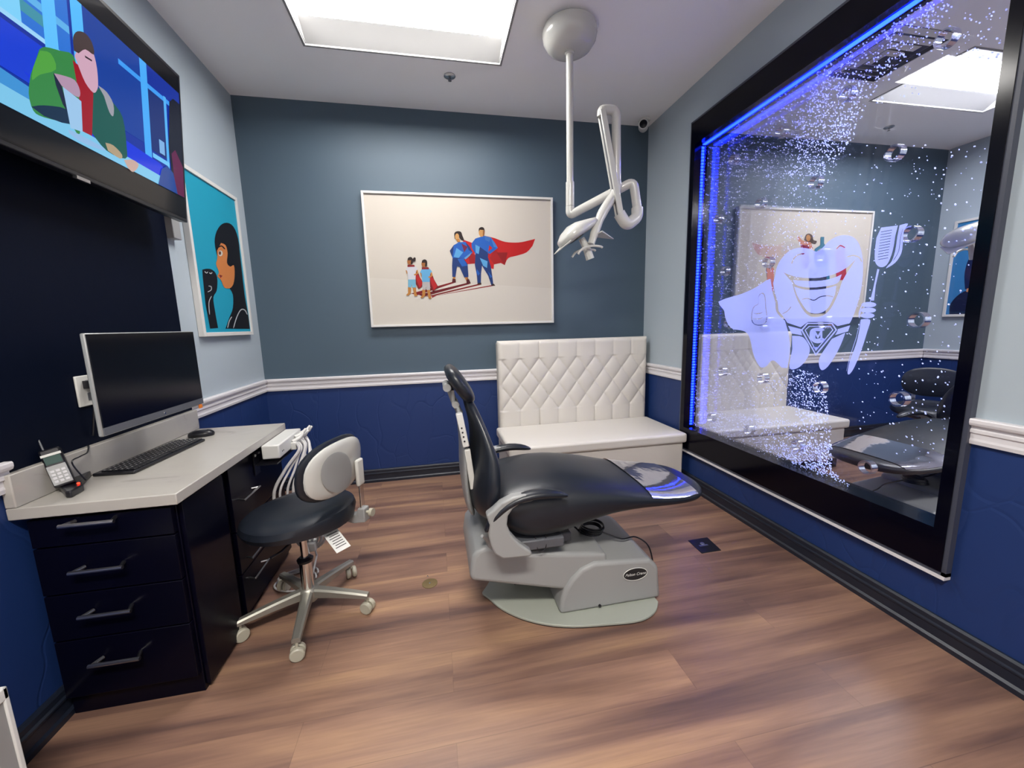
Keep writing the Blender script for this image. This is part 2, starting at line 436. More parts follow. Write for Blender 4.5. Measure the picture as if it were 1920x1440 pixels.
struct('wall_far_right', MB().box((XB, NEAR, 0), (XB + T, D, H)), M['wall_light'], smooth=False)
WY0, WY1, WZ0, WZ1 = 0.985, 2.505, 0.415, 2.365
mb = MB().box((XR, NEAR, 0), (XA, WY0, H)).box((XR, WY1, 0), (XA, D, H)).box((XR, WY0, 0), (XA, WY1, WZ0)).box((XR, WY0, WZ1), (XA, WY1, H))
struct('wall_right', mb, M['wall_light'], smooth=False)

def rail_profile(mb, fn, a, b):
    """moulded profile swept from a to b; fn(s, depth, z) gives the point"""
    pr = [(0, RAIL0), (0.012, RAIL0), (0.014, RAIL0 + 0.012), (0.012, RAIL0 + 0.02), (0.012, RAIL0 + 0.036), (0.017, RAIL0 + 0.04), (0.017, RAIL0 + 0.05),
          (0.013, RAIL0 + 0.053), (0.013, RAIL0 + 0.06), (0.024, RAIL0 + 0.066), (0.027, RAIL0 + 0.074), (0.027, RAIL1 - 0.004), (0.024, RAIL1), (0, RAIL1)]
    mb.loft([[fn(a, d, z) for d, z in pr], [fn(b, d, z) for d, z in pr]])
def base_profile(mb, fn, a, b):
    pr = [(0, 0), (0.024, 0), (0.024, 0.018), (0.017, 0.026), (0.017, 0.062), (0.021, 0.066), (0.021, 0.072), (0.014, 0.076), (0.014, 0.094), (0.008, 0.102), (0, 0.102)]
    mb.loft([[fn(a, d, z) for d, z in pr], [fn(b, d, z) for d, z in pr]])
back = lambda s, d, z: (s, D - d, z)
left = lambda s, d, z: (XL + d, s, z)
right = lambda s, d, z: (XR - d, s, z)
nleft = lambda s, d, z: (XA + d, s, z)
fright = lambda s, d, z: (XB - d, s, z)
DY0, DY1 = 1.31, 2.215            # desk along the left wall
FY0, FY1, FZ0, FZ1 = 0.958, 2.532, 0.27, 2.495   # frame of the water window
def trim(name, parts, prof, m):
    mb = MB()
    for fn, a, b in parts: prof(mb, fn, a, b)
    return struct(name, mb, m, smooth=False)
trim('trim_1', [(back, XL, XR), (back, XA, XB)], rail_profile, M['rail'])
trim('trim_2', [(left, NEAR, DY0 + 0.02), (left, DY1, D - 0.02)], rail_profile, M['rail'])
trim('trim_3', [(right, NEAR, FY0), (right, FY1, D - 0.02)], rail_profile, M['rail'])
trim('trim_4', [(fright, NEAR, D - 0.02)], rail_profile, M['rail'])
trim('baseboard_back', [(back, XL, XR), (back, XA, XB)], base_profile, M['base'])
trim('baseboard_left', [(left, NEAR, D - 0.02)], base_profile, M['base'])
trim('baseboard_right', [(right, NEAR, D - 0.02)], base_profile, M['base'])
trim('baseboard_far_right', [(fright, NEAR, D - 0.02)], base_profile, M['base'])

# ------------------------------------------------------------------ ceiling lights
def ceiling_light(a, b, c, d, label):
    t = thing('ceiling_light', label, 'ceiling light', ((a + b) / 2, (c + d) / 2, H), 'recessed ceiling lights')
    cy_ = (c + d) / 2; q0, q1 = cy_ - 0.115, cy_ + 0.165; zt = H + 0.065
    if d < 1: q0, q1 = cy_ - 0.14, cy_ + 0.14
    mb = MB()   # housing: end walls, lid
    mb.box((a, c, H + 0.005), (a + 0.004, d, H + 0.16)); mb.box((b - 0.004, c, H + 0.005), (b, d, H + 0.16))
    mb.box((a, c, H + 0.16), (b, d, H + 0.165)); mb.box((a, c, H + 0.03), (b, c + 0.003, H + 0.16)); mb.box((a, d - 0.003, H + 0.03), (b, d, H + 0.16))
    mb.build('housing', M['reflector'], t, smooth=False)
    for y0, y1 in ((c + 0.004, q0), (d - 0.004, q1)):   # the two curved side reflectors
        rings = []
        for i in range(9):
            s = i / 8; y = y0 + (y1 - y0) * s; z = H + 0.002 + (zt - H) * (s * 0.75 + 0.25 * math.sin(s * PI / 2))
            rings.append([(a + 0.004, y, z), (b - 0.004, y, z), (b - 0.004, y, z + 0.002), (a + 0.004, y, z + 0.002)])
        MB().loft(rings).build('reflector', M['reflector'], t)
    rings = []
    for i in range(11):
        s = i / 10; y = q0 + (q1 - q0) * s; z = zt - 0.004 * math.sin(s * PI)
        rings.append([(a + 0.006, y, z), (b - 0.006, y, z), (b - 0.006, y, z + 0.004), (a + 0.006, y, z + 0.004)])
    MB().loft(rings).build('lens', M['lens' if d > 1 else 'fill_lens'], t)
    mb = MB(); w = 0.012                        # thin rim on the ceiling
    for p, q in (((a - w, c - w, H - 0.004), (b + w, c, H)), ((a - w, d, H - 0.004), (b + w, d + w, H)), ((a - w, c, H - 0.004), (a, d, H)), ((b, c, H - 0.004), (b + w, d, H))):
        mb.box(p, q)
    mb.build('rim', M['reflector'], t, smooth=False)
    return t
ceiling_light(*LIGHTS[0], 'recessed white ceiling light panel in the near room above the dental chair')
ceiling_light(*LIGHTS[1], 'recessed white ceiling light seen through the bubble window in the next room')
ceiling_light(*LIGHTS[2], 'added unseen fill light in the ceiling behind the viewpoint in the near room')
ceiling_light(*LIGHTS[3], 'added unseen fill light in the ceiling behind the viewpoint in the next room')

def sprinkler(x, y, label):
    t = thing('fire_sprinkler', label, 'sprinkler', (x, y, H), 'ceiling sprinklers')
    MB().lathe([(0.001, H), (0.034, H), (0.036, H - 0.004), (0.026, H - 0.009), (0.014, H - 0.010), (0.001, H - 0.010)], (x, y, 0)).build('escutcheon', M['steel'], t)
    mb = MB().tube([(x, y, H - 0.008), (x, y, H - 0.018)], 0.005, 10)
    mb.tube([(x - 0.008, y, H - 0.014), (x - 0.006, y, H - 0.024), (x, y, H - 0.028)], 0.0016, 6).tube([(x + 0.008, y, H - 0.014), (x + 0.006, y, H - 0.024), (x, y, H - 0.028)], 0.0016, 6)
    mb.lathe([(0.001, H - 0.028), (0.011, H - 0.029), (0.001, H - 0.030)], (x, y, 0), n=16)
    mb.build('head', M['greyd'], t)
sprinkler(0.18, 2.702, 'small round fire sprinkler on the near ceiling beside the light panel')
sprinkler(3.779, 2.835, 'small fire sprinkler on the ceiling of the next room')

# bullet camera on the ceiling in the back right corner
t = thing('security_camera', 'small white security camera with black lens in the ceiling corner', 'camera', (1.655, 3.0, H))
MB().lathe([(0.001, H), (0.045, H), (0.045, H - 0.012), (0.038, H - 0.018), (0.001, H - 0.018)], (1.675, 3.01, 0)).build('mount', M['white'], t)
cdir = (Vector((0, 0, CAMZ)) - Vector((1.655, 3.0, 2.70))); cdir.z *= 0.3; cdir.normalize()
Rc = cdir.to_track_quat('Z', 'Y').to_matrix()
MB().lathe([(0.001, -0.06), (0.030, -0.055), (0.036, -0.03), (0.037, 0.045), (0.033, 0.052), (0.001, 0.05)], (1.66, 3.0, 2.685), R=Rc).build('body', M['white'], t)
MB().lathe([(0.001, 0.049), (0.029, 0.050), (0.027, 0.056), (0.012, 0.058), (0.001, 0.059)], (1.66, 3.0, 2.685), R=Rc).build('lens', M['frame'], t)

# air diffuser on the next room's ceiling
t = thing('air_diffuser', 'square white air diffuser on the ceiling of the next room', 'air vent', (2.73, 2.12, H))
mb = MB()
for k, hw in enumerate((0.22, 0.165, 0.115, 0.065)):
    z0, z1, w = H - 0.004 - 0.004 * k, H - 0.02 - 0.003 * k, 0.026
    for sx in range(4):
        R = Matrix.Rotation(sx * PI / 2, 3, 'Z'); c = Vector((2.73, 2.12, 0))
        A = [R @ Vector(p) + c for p in ((-hw, hw, z0), (hw, hw, z0), (hw - w, hw - w, z1), (-hw + w, hw - w, z1))]
        mb.fan(A)
mb.build('louvre', M['white'], t, smooth=False)
MB().box((2.51, 1.90, H - 0.003), (2.95, 2.34, H)).build('dark_gap_sheet', M['base'], t, smooth=False)  # flat dark sheet, its colour stands in for shade between the louvres

# ------------------------------------------------------------------ bubble window in the right wall
t = thing('bubble_window', 'large black framed bubble water panel with blue lights in the right wall', 'water panel', (1.80, 1.745, FZ0))
IY0, IY1, IZ0, IZ1 = 1.008, 2.478, 0.438, 2.342
mb = MB()
fx0, fx1 = 1.742, 1.86
mb.box((fx0, FY0 + 0.014, FZ0 + 0.014), (fx1, IY0, FZ1 - 0.014)).box((fx0, IY1, FZ0 + 0.014), (fx1, FY1 - 0.014, FZ1 - 0.014))
mb.box((fx0, IY0, FZ0 + 0.014), (fx1, IY1, IZ0)).box((fx0, IY0, IZ1), (fx1, IY1, FZ1 - 0.014))
mb.build('frame', M['frame'], t, smooth=False)
mb = MB(); g = 0.014
for xa, xb in ((1.746, 1.7705), (1.8315, 1.856)):
    mb.box((xa, FY0, FZ0), (xb, FY0 + g, FZ1)).box((xa, FY1 - g, FZ0), (xb, FY1, FZ1)).box((xa, FY0, FZ0), (xb, FY1, FZ0 + g)).box((xa, FY0, FZ1 - g), (xb, FY1, FZ1))
mb.build('frame_lip', M['lip'], t, smooth=False)
MB().box((1.740, FY0, FZ0 - 0.012), (1.7705, FY1, FZ0 - 0.001)).build('light_strip_trim', M['rail'], t, smooth=False)['label'] = 'pale metal edge strip'
PX0, PX1 = 1.786, 1.838
for x in (PX0, PX1):
    MB().box((x, IY0, IZ0), (x + 0.004, IY1, IZ1)).build('pane', M['pane'], t, smooth=False)
# LED strips on the far jamb and the head jamb: a row of beads on a thin tape
mb = MB(); n = 96
for i in range(n):
    z = IZ0 + 0.01 + (IZ1 - IZ0 - 0.02) * (i + 0.5) / n
    mb.box((1.792, IY1 - 0.006, z - 0.0068), (1.808, IY1 - 0.001, z + 0.0068))
mb.build('led_strip', M['led'], t, smooth=False)['label'] = 'glowing blue light strip'
mb = MB(); n = 76
for i in range(n):
    y = IY0 + 0.01 + (IY1 - IY0 - 0.02) * (i + 0.5) / n
    mb.box((1.792, y - 0.009, IZ1 - 0.006), (1.812, y + 0.009, IZ1 - 0.001))
mb.build('led_strip', M['led'], t, smooth=False)['label'] = 'glowing blue light strip'
RINGS = [(1376, 300), (1466, 247), (1530, 342), (1427, 381), (1347, 411), (1360, 508), (1441, 492), (1679, 287), (1776, 72), (1590, 176), (1710, 439), (1723, 600), (1548, 604),
         (1440, 604), (1366, 607), (1355, 697), (1431, 709), (1538, 726), (1687, 748), (1334, 783), (1405, 806), (1497, 835), (1627, 876), (1545, 478)]
for u, v in RINGS:
    c = px(u, v, 0, 1.812)
    mb = MB().lathe([(0.030, 1.796), (0.030, 1.826), (0.0245, 1.826), (0.0245, 1.796), (0.030, 1.796)], (0, c.y, c.z), 'X', 28, cap=False)
    mb.build('spacer_ring', M['acrylic'], t)
# bubbles
rnd = random.Random(7)
def inside(poly, x, y):
    k = False; n = len(poly)
    for i in range(n):
        x0, y0 = poly[i]; x1, y1 = poly[i - 1]
        if (y0 > y) != (y1 > y) and x < (x1 - x0) * (y - y0) / (y1 - y0) + x0: k = not k
    return k
ZONES = [([(1322, 275), (1560, 115), (1740, 0), (1800, 0), (1640, 170), (1600, 250), (1560, 330), (1420, 330), (1330, 330)], 850),
         ([(1540, 130), (1620, 150), (1600, 260), (1540, 330), (1480, 330), (1480, 260)], 420),
         ([(1430, 320), (1560, 320), (1500, 560), (1420, 620), (1390, 520)], 330),
         ([(1312, 300), (1400, 300), (1385, 620), (1345, 780), (1300, 780)], 430),
         ([(1480, 690), (1535, 700), (1550, 740), (1555, 800), (1500, 790), (1478, 760)], 300),
         ([(1300, 770), (1480, 790), (1560, 800), (1550, 880), (1610, 925), (1550, 905), (1420, 855), (1300, 800)], 700),
         ([(1430, 835), (1560, 830), (1560, 880), (1620, 930), (1560, 910)], 350),
         ([(1300, 690), (1480, 700), (1480, 800), (1310, 800)], 260),
         ([(1400, 270), (1880, 270), (1830, 700), (1560, 700), (1560, 400)], 170),
         ([(1700, 30), (1915, 0), (1900, 130), (1640, 200)], 90),
         ([(1600, 690), (1830, 690), (1800, 870), (1700, 870), (1600, 800)], 60)]
ico = bmesh.new(); bmesh.ops.create_icosphere(ico, subdivisions=1, radius=1.0)
iv = [v.co.copy() for v in ico.verts]; iff = [[v.index for v in f.verts] for f in ico.faces]; ico.free()
V, F = [], []
for poly, cnt in ZONES:
    x0, x1 = min(p[0] for p in poly), max(p[0] for p in poly); y0, y1 = min(p[1] for p in poly), max(p[1] for p in poly); k = 0
    while k < cnt:
        u, v = rnd.uniform(x0, x1), rnd.uniform(y0, y1)
        if not inside(poly, u, v): continue
        k += 0.52; xx = rnd.uniform(1.796, 1.832); c = px(u, v, 0, xx)
        if not (IY0 + 0.005 < c.y < IY1 - 0.008 and IZ0 + 0.005 < c.z < IZ1 - 0.008): continue
        r = rnd.choice((0.0011, 0.0014, 0.0018, 0.0022, 0.0026)) ; b = len(V)
        st = rnd.uniform(1.0, 1.9)
        for q in iv: V.append((c.x + q.x * r, c.y + q.y * r * 1.2 + q.z * r * 0.5, c.z + q.z * r * st))
        for f in iff: F.append([b + i for i in f])
me = bpy.data.meshes.new('air_bubbles'); me.from_pydata(V, [], F); me.materials.append(M['bubble'])
for p in me.polygons: p.use_smooth = True
me.transform(Matrix.Translation(-parent_origin(t)))
o = bpy.data.objects.new('air_bubbles', me); C.objects.link(o); o.parent = t
tag(o, 'tiny blue lit air bubbles', kind='stuff')
# frosted emblem on the front pane (a tooth with a cape and a toothbrush)
FX = PX0 - 0.0012
Z4 = lambda a, b: px(1320 + a / 4.8, 400 + b / 4.8, 0, FX)
def film(bm, loops):
    pts = [p for l in loops for p in l]
    vs = [bm.verts.new(Z4(a, b)) for a, b in pts]
    for tri in tessellate_polygon([[Vector((a, b, 0)) for a, b in l] for l in loops]):
        try: bm.faces.new([vs[i] for i in tri])
        except ValueError: pass
bm = bmesh.new()
hand = ccrv([(430, 880), (425, 955), (450, 1000), (510, 1010), (558, 985), (570, 930), (560, 850), (550, 740), (520, 712), (490, 745), (488, 810), (450, 835)], 3)
hin = [(500 + (a - 500) * 0.88, 895 + (b - 895) * 0.94) for a, b in hand]
cape = crv([(130, 795), (200, 765), (340, 725), (470, 665), (560, 605), (598, 590)], 3) + crv([(606, 640), (618, 720), (640, 800), (648, 880), (690, 935), (728, 965)], 3) + \
    crv([(755, 1060), (772, 1180), (765, 1300), (748, 1392)], 3) + crv([(700, 1388), (640, 1330), (600, 1330), (560, 1375), (510, 1385), (468, 1325), (440, 1250), (415, 1130), (385, 1075), (330, 1052), (258, 1040), (212, 990), (188, 920), (180, 875), (140, 825)], 3)
film(bm, [cape, hand]); film(bm, [hin, stroke([(446, 900), (475, 905), (505, 900), (528, 890)], 9), stroke([(440, 945), (475, 952), (505, 948), (530, 935)], 9)])
head = crv([(640, 560), (655, 490), (690, 420), (760, 345), (850, 311), (940, 318), (1010, 345), (1060, 318), (1120, 255), (1190, 212), (1265, 196), (1335, 212), (1385, 260), (1415, 340), (1430, 440), (1428, 560), (1412, 690), (1385, 800), (1355, 890), (1325, 965)], 3) + \
    crv([(1310, 990), (1200, 1015)], 2) + [(1150, 978), (935, 978), (870, 1025), (750, 985), (712, 925), (672, 880), (664, 800), (640, 720), (622, 630)]
mouth = crv([(712, 528), (790, 560), (900, 580), (1050, 578), (1200, 535), (1300, 475), (1372, 405)], 3) + crv([(1320, 490), (1250, 600), (1205, 730), (1140, 860), (1070, 920), (985, 935), (920, 905), (860, 820), (820, 730), (790, 620)], 3)
film(bm, [head, mouth, stroke(crv([(788, 455), (808, 408), (845, 374), (905, 362)]), 13), stroke(crv([(1285, 392), (1345, 380), (1395, 396), (1422, 440)]), 13) , stroke(crv([(705, 905), (750, 880), (785, 838)]), 9), stroke(crv([(1190, 322), (1225, 290), (1270, 310)]), 12)])
film(bm, [crv([(800, 600), (900, 608), (1050, 606), (1170, 580), (1240, 548)], 3) + crv([(1222, 600), (1190, 632), (1100, 655), (960, 668), (860, 655), (818, 635)], 3)])
film(bm, [crv([(812, 660), (880, 682), (960, 690), (1090, 678), (1190, 652)], 3) + crv([(1178, 730), (1120, 845), (1058, 893), (985, 900), (930, 878), (880, 810), (840, 740)], 3), stroke(crv([(880, 775), (930, 766), (990, 782), (1045, 752), (1110, 742), (1165, 752)]), 9)])
film(bm, [[(757, 1012), (882, 1044), (872, 1060), (884, 1098), (786, 1080)]]); film(bm, [[(1205, 1042), (1315, 1008), (1296, 1062), (1180, 1096), (1200, 1060)]])
film(bm, [crv([(792, 1102), (890, 1115), (952, 1210), (930, 1300), (865, 1378), (800, 1405), (770, 1388), (774, 1330), (795, 1220)], 3)])
film(bm, [crv([(1272, 1075), (1232, 1180), (1180, 1280), (1115, 1378), (1062, 1412), (1036, 1370), (1040, 1300), (1085, 1225), (1150, 1130)], 3)])
hexo = [(928, 985), (1155, 985), (1198, 1050), (1006, 1282), (872, 1050)]; hexi = [(936, 996), (1147, 996), (1183, 1050), (1006, 1262), (887, 1050)]
film(bm, [hexo, hexi])
hxa = [(945, 1012), (1138, 1012), (1165, 1050), (1006, 1240), (905, 1050)]; hxb = [(950, 1020), (1133, 1020), (1154, 1050), (1006, 1226), (915, 1050)]
film(bm, [hxa, hxb])
film(bm, [ccrv([(960, 1050), (1010, 1030), (1060, 1035), (1085, 1050), (1050, 1062), (1000, 1060), (985, 1085), (1010, 1130), (1060, 1120), (1085, 1140), (1040, 1168), (985, 1160), (950, 1115)], 3)])
film(bm, [[(975, 1205), (1037, 1205), (1006, 1222)]])
film(bm, [[(1560, 500), (1578, 505), (1545, 650), (1530, 785), (1495, 785), (1520, 690)]])
for cy_, rx in ((822, 66), (872, 70), (920, 62)): film(bm, [oval(1484 - (cy_ - 822) * 0.12, cy_, rx, 24, 20)])
film(bm, [crv([(1440, 800), (1412, 840), (1392, 900), (1398, 945), (1408, 900), (1415, 850)], 3)])
film(bm, [crv([(1412, 955), (1495, 958), (1470, 1060), (1420, 1220), (1355, 1380), (1312, 1445), (1292, 1435), (1312, 1330), (1368, 1180), (1398, 1050)], 3)])
film(bm, [stroke([(1408, 960), (1370, 1120), (1310, 1300), (1282, 1420)], 5)])
bris = [stroke([(1592 - k * 3.2, 168 + k * 25), (1692 - k * 3.6, 150 + k * 25)], 16) for k in range(11)]
film(bm, [crv([(1595, 128), (1700, 115), (1745, 108)], 2) + crv([(1722, 200), (1700, 330), (1660, 440), (1620, 480), (1575, 480), (1542, 440), (1536, 360), (1552, 220)], 3)] + bris)
film(bm, [crv([(1760, 108), (1836, 92), (1800, 160), (1790, 260), (1775, 360), (1720, 445), (1640, 495), (1655, 470), (1690, 430), (1720, 340), (1740, 210)], 3), stroke(crv([(1790, 140), (1768, 220), (1752, 340), (1700, 430)]), 5)])
# the letter on the shield
film(bm, [[(985, 1140), (985, 1060), (1003, 1060), (1025, 1098), (1047, 1060), (1065, 1060), (1065, 1140), (1048, 1140), (1048, 1092), (1025, 1128), (1002, 1092), (1002, 1140)]])
bmesh.ops.translate(bm, verts=bm.verts, vec=-parent_origin(t))
me = bpy.data.meshes.new('frosted_emblem'); bm.to_mesh(me); bm.free(); me.materials.append(M['frosted'])
o = bpy.data.objects.new('frosted_emblem', me); C.objects.link(o); o.parent = t; o['label'] = 'frosted caped tooth emblem with toothbrush'

# ------------------------------------------------------------------ pictures
def framed(name, label, rect, axis, off, fr, depth, group, sign=1):
    """rect = (s0, s1, z0, z1) outer size on the wall; off = wall coordinate; returns thing and the face plane"""
    s0, s1, z0, z1 = rect
    def P(s, d, z): return (s, off + sign * d, z) if axis == 1 else (off + sign * d, s, z)
    t = thing(name, label, 'picture', P((s0 + s1) / 2, 0, z0), group)
    mb = MB()
    for a, b, c, d in ((s0, s0 + fr, z0, z1), (s1 - fr, s1, z0, z1), (s0 + fr, s1 - fr, z0, z0 + fr), (s0 + fr, s1 - fr, z1 - fr, z1)):
        p, q = P(a, 0.001, c), P(b, depth, d); mb.box([min(x, y) for x, y in zip(p, q)], [max(x, y) for x, y in zip(p, q)])
    mb.build('frame', M['picframe'], t, bevel=0.002, smooth=False)
    p, q = P(s0 + fr * 0.9, 0.002, z0 + fr * 0.9), P(s1 - fr * 0.9, depth * 0.66, z1 - fr * 0.9)
    MB().box([min(x, y) for x, y in zip(p, q)], [max(x, y) for x, y in zip(p, q)]).build('canvas_block', M['picframe'], t, smooth=False)
    return t
# large picture on the back wall
t = framed('framed_picture', 'large cream picture of four caped figures on the near slate wall', (-0.455, 0.955, 1.211, 2.167), 1, D, 0.016, 0.042, 'framed pictures', -1)
PY = D - 0.0295
def pm(a, b, k=0.0):
    v = px(660 + a / 4.8, 340 + b / 4.8, 1, PY); return (v.x, PY - k, v.z)
SK, SKD = (196, 132, 62), (150, 92, 44)
RED, RD, NV, BL, LB, DK = (200, 22, 24), (130, 14, 22), (24, 56, 120), (30, 98, 190), (92, 168, 226), (38, 22, 20)
# canvas corners via plane coordinates converted back to the zoom frame
def rectpts(x0, x1, z0, z1):
    out = []
    for x, z in ((x0, z1), (x1, z1), (x1, z0), (x0, z0)):
        d = Vector((x, PY, z)) - Vector((0, 0, CAMZ)); f = d.dot(FWD)
        u = 960 + FPX * d.dot(RGT) / f; v = 720 - FPX * d.dot(UPV) / f; out.append(((u - 660) * 4.8, (v - 340) * 4.8))
    return out
cr = rectpts(-0.44, 0.94, 1.226, 2.152)
lo = [(cr[0][0] + (cr[3][0] - cr[0][0]) * 0.64, cr[0][1] + (cr[3][1] - cr[0][1]) * 0.64), (cr[1][0] + (cr[2][0] - cr[1][0]) * 0.73, cr[1][1] + (cr[2][1] - cr[1][1]) * 0.73), cr[2], cr[3]]
L = [(cr, (222, 214, 202)), (lo, (228, 221, 210))]
L += [([(530, 1010), (905, 905), (935, 910), (590, 1025)], RD), ([(600, 1020), (1030, 915), (1068, 922), (640, 1040)], (110, 14, 26)), ([(650, 1040), (1130, 925), (1165, 930), (720, 1035)], RD), ([(720, 1035), (1250, 935), (1290, 938), (760, 1030), (720, 1050)], (150, 24, 30))]
# wide red sweep behind the two taller figures
L += [(crv([(1195, 490), (1280, 510), (1380, 545), (1500, 550), (1600, 530), (1648, 518)], 4) + crv([(1625, 580), (1570, 640), (1480, 670), (1405, 692), (1375, 755)], 3) + [(1340, 735), (1278, 748), (1275, 790), (1235, 780), (1200, 640)], RED),
      ([(1290, 600), (1375, 755), (1340, 735), (1278, 748), (1240, 690)], (172, 20, 24)), ([(1300, 640), (1400, 640), (1375, 755)], (150, 14, 20)),
      ([(1000, 525), (1100, 560), (1110, 740), (1040, 745), (1040, 770), (1000, 700)], RED), ([(1040, 640), (1110, 660), (1110, 740), (1060, 740)], (160, 16, 26))]
def figure(P, *rest):
    for pts, c in rest: L.append(([(P[0] + a, P[1] + b) for a, b in pts], c))
# taller figure, right: faceted blue clothing
figure((0, 0), ([(1110, 670), (1220, 670), (1250, 770), (1262, 850), (1272, 930), (1290, 940), (1255, 940), (1225, 850), (1170, 760), (1162, 830), (1160, 930), (1130, 925), (1122, 840), (1105, 750)], NV),
       ([(1130, 915), (1163, 912), (1165, 930), (1128, 926)], (60, 40, 34)), ([(1256, 925), (1276, 922), (1290, 940), (1258, 940)], (60, 40, 34)),
       ([(1150, 690), (1220, 720), (1215, 780), (1180, 760)], LB), ([(1125, 790), (1150, 830), (1135, 850), (1118, 820)], BL), ([(1225, 810), (1262, 860), (1245, 870)], BL),
       ([(1110, 515), (1190, 490), (1250, 505), (1290, 560), (1312, 600), (1240, 655), (1220, 640), (1265, 600), (1235, 575), (1222, 660), (1110, 660), (1100, 580), (1110, 650), (1078, 600), (1075, 560)], BL),
       ([(1110, 652), (1226, 652), (1224, 678), (1110, 678)], NV), ([(1150, 590), (1220, 640), (1222, 660), (1140, 655)], NV), ([(1110, 570), (1150, 590), (1140, 655), (1112, 640)], LB), ([(1250, 505), (1312, 600), (1275, 590)], (70, 130, 205)),
       ([(1190, 490), (1250, 505), (1235, 545), (1200, 530)], (58, 116, 190)),
       (oval(1167, 462, 27, 38, 16), (214, 158, 92)), (crv([(1140, 455), (1142, 425), (1165, 412), (1188, 422), (1195, 455)], 3) + [(1185, 440), (1150, 436)], DK), ([(1178, 440), (1194, 450), (1190, 490), (1178, 495)], SKD))
# figure beside it
figure((0, 0), ([(905, 760), (945, 765), (935, 830), (925, 905), (905, 900), (912, 830)], SK), ([(970, 765), (1030, 765), (1030, 830), (1050, 895), (1030, 900), (1000, 840)], SK),
       ([(1005, 770), (1030, 765), (1030, 830), (1050, 890), (1036, 893)], SKD),
       ([(905, 875), (932, 880), (935, 910), (900, 908)], (90, 20, 30)), ([(1030, 885), (1052, 880), (1070, 920), (1030, 918)], (80, 18, 30)),
       ([(915, 575), (960, 550), (1020, 545), (1060, 590), (1085, 640), (1040, 690), (1005, 700), (905, 690), (880, 625)], BL), ([(940, 600), (1000, 640), (960, 690), (915, 680)], LB),
       ([(985, 560), (1040, 590), (1010, 640)], (120, 30, 70)), ([(1020, 545), (1060, 590), (1085, 640), (1050, 620)], NV), ([(880, 625), (915, 575), (910, 640), (900, 680)], NV),
       ([(1010, 690), (1075, 640), (1060, 670), (1020, 705)], (110, 160, 210)), 
       ([(905, 690), (1000, 690), (1040, 745), (1048, 860), (1010, 866), (968, 772), (945, 765), (930, 862), (903, 860), (900, 760)], NV), ([(950, 700), (1000, 690), (1040, 760), (990, 768)], BL),
       (crv([(925, 520), (920, 470), (945, 450), (980, 456), (993, 490), (1008, 530), (985, 528), (960, 500)], 3), DK), (oval(945, 500, 19, 30, 14), (214, 160, 96)), ([(940, 520), (968, 520), (972, 545), (945, 545)], SK))
# the two children
for dx, dy, shirt, pants in ((0, 0, (214, 214, 222), (120, 184, 214)), (128, 22, (104, 178, 226), (190, 184, 184))):
    figure((dx, dy), ([(500, 752), (570, 765), (590, 800), (610, 860), (650, 930), (600, 970), (560, 900)], RD), ([(560, 800), (600, 850), (640, 920), (610, 960), (585, 900)], (186, 26, 30)),
           ([(505, 950), (532, 955), (530, 1005), (510, 1028), (485, 1025), (505, 1005)], SK), ([(548, 955), (574, 950), (580, 1010), (590, 1032), (562, 1035), (555, 1000)], SK),
           ([(505, 880), (572, 878), (576, 955), (545, 958), (538, 925), (532, 958), (505, 952)], pants), ([(498, 770), (570, 765), (592, 790), (575, 815), (572, 884), (505, 884), (500, 820), (484, 800)], shirt),
           ([(484, 798), (496, 805), (500, 830), (492, 832)], SK), ([(578, 800), (592, 800), (598, 830), (565, 850), (556, 838), (582, 826)], SK),
           ([(500, 755), (560, 752), (566, 770), (500, 772)], (140, 24, 30)), (oval(520, 722, 23, 30, 16), (168, 104, 52)), (crv([(500, 712), (505, 690), (530, 682), (548, 700), (546, 740), (530, 745), (532, 712)], 3), DK))
L += [(oval(560, 704, 13, 20, 12, 20), DK)]
painting('painted_scene', L, lambda a, b, k: pm(a, b, k), M['canvas'], t)

# left wall picture
t = framed('framed_picture', 'tall blue picture of a dark haired profile on the near left wall', (2.372, 2.956, 1.182, 2.055), 0, XL, 0.022, 0.03, 'framed pictures', 1)
LX = XL + 0.0212
def lm(a, b, k=0.0):
    v = px(a / 4.0, 300 + b / 4.0, 0, LX); return (LX + k, v.y, v.z)
def corner2(axis, val, s0, s1, z0, z1, ox, oy, sc_):
    out = []
    for s, z in ((s0, z1), (s1, z1), (s1, z0), (s0, z0)):
        P = Vector((s, val, z)) if axis == 1 else Vector((val, s, z)); d = P - Vector((0, 0, CAMZ)); f = d.dot(FWD)
        out.append(((960 + FPX * d.dot(RGT) / f - ox) * sc_, (720 - FPX * d.dot(UPV) / f - oy) * sc_))
    return out
cl = corner2(0, LX, 2.394, 2.934, 1.204, 2.033, 0, 300, 4.0)
BK = (10, 14, 26); OR = (226, 140, 78)
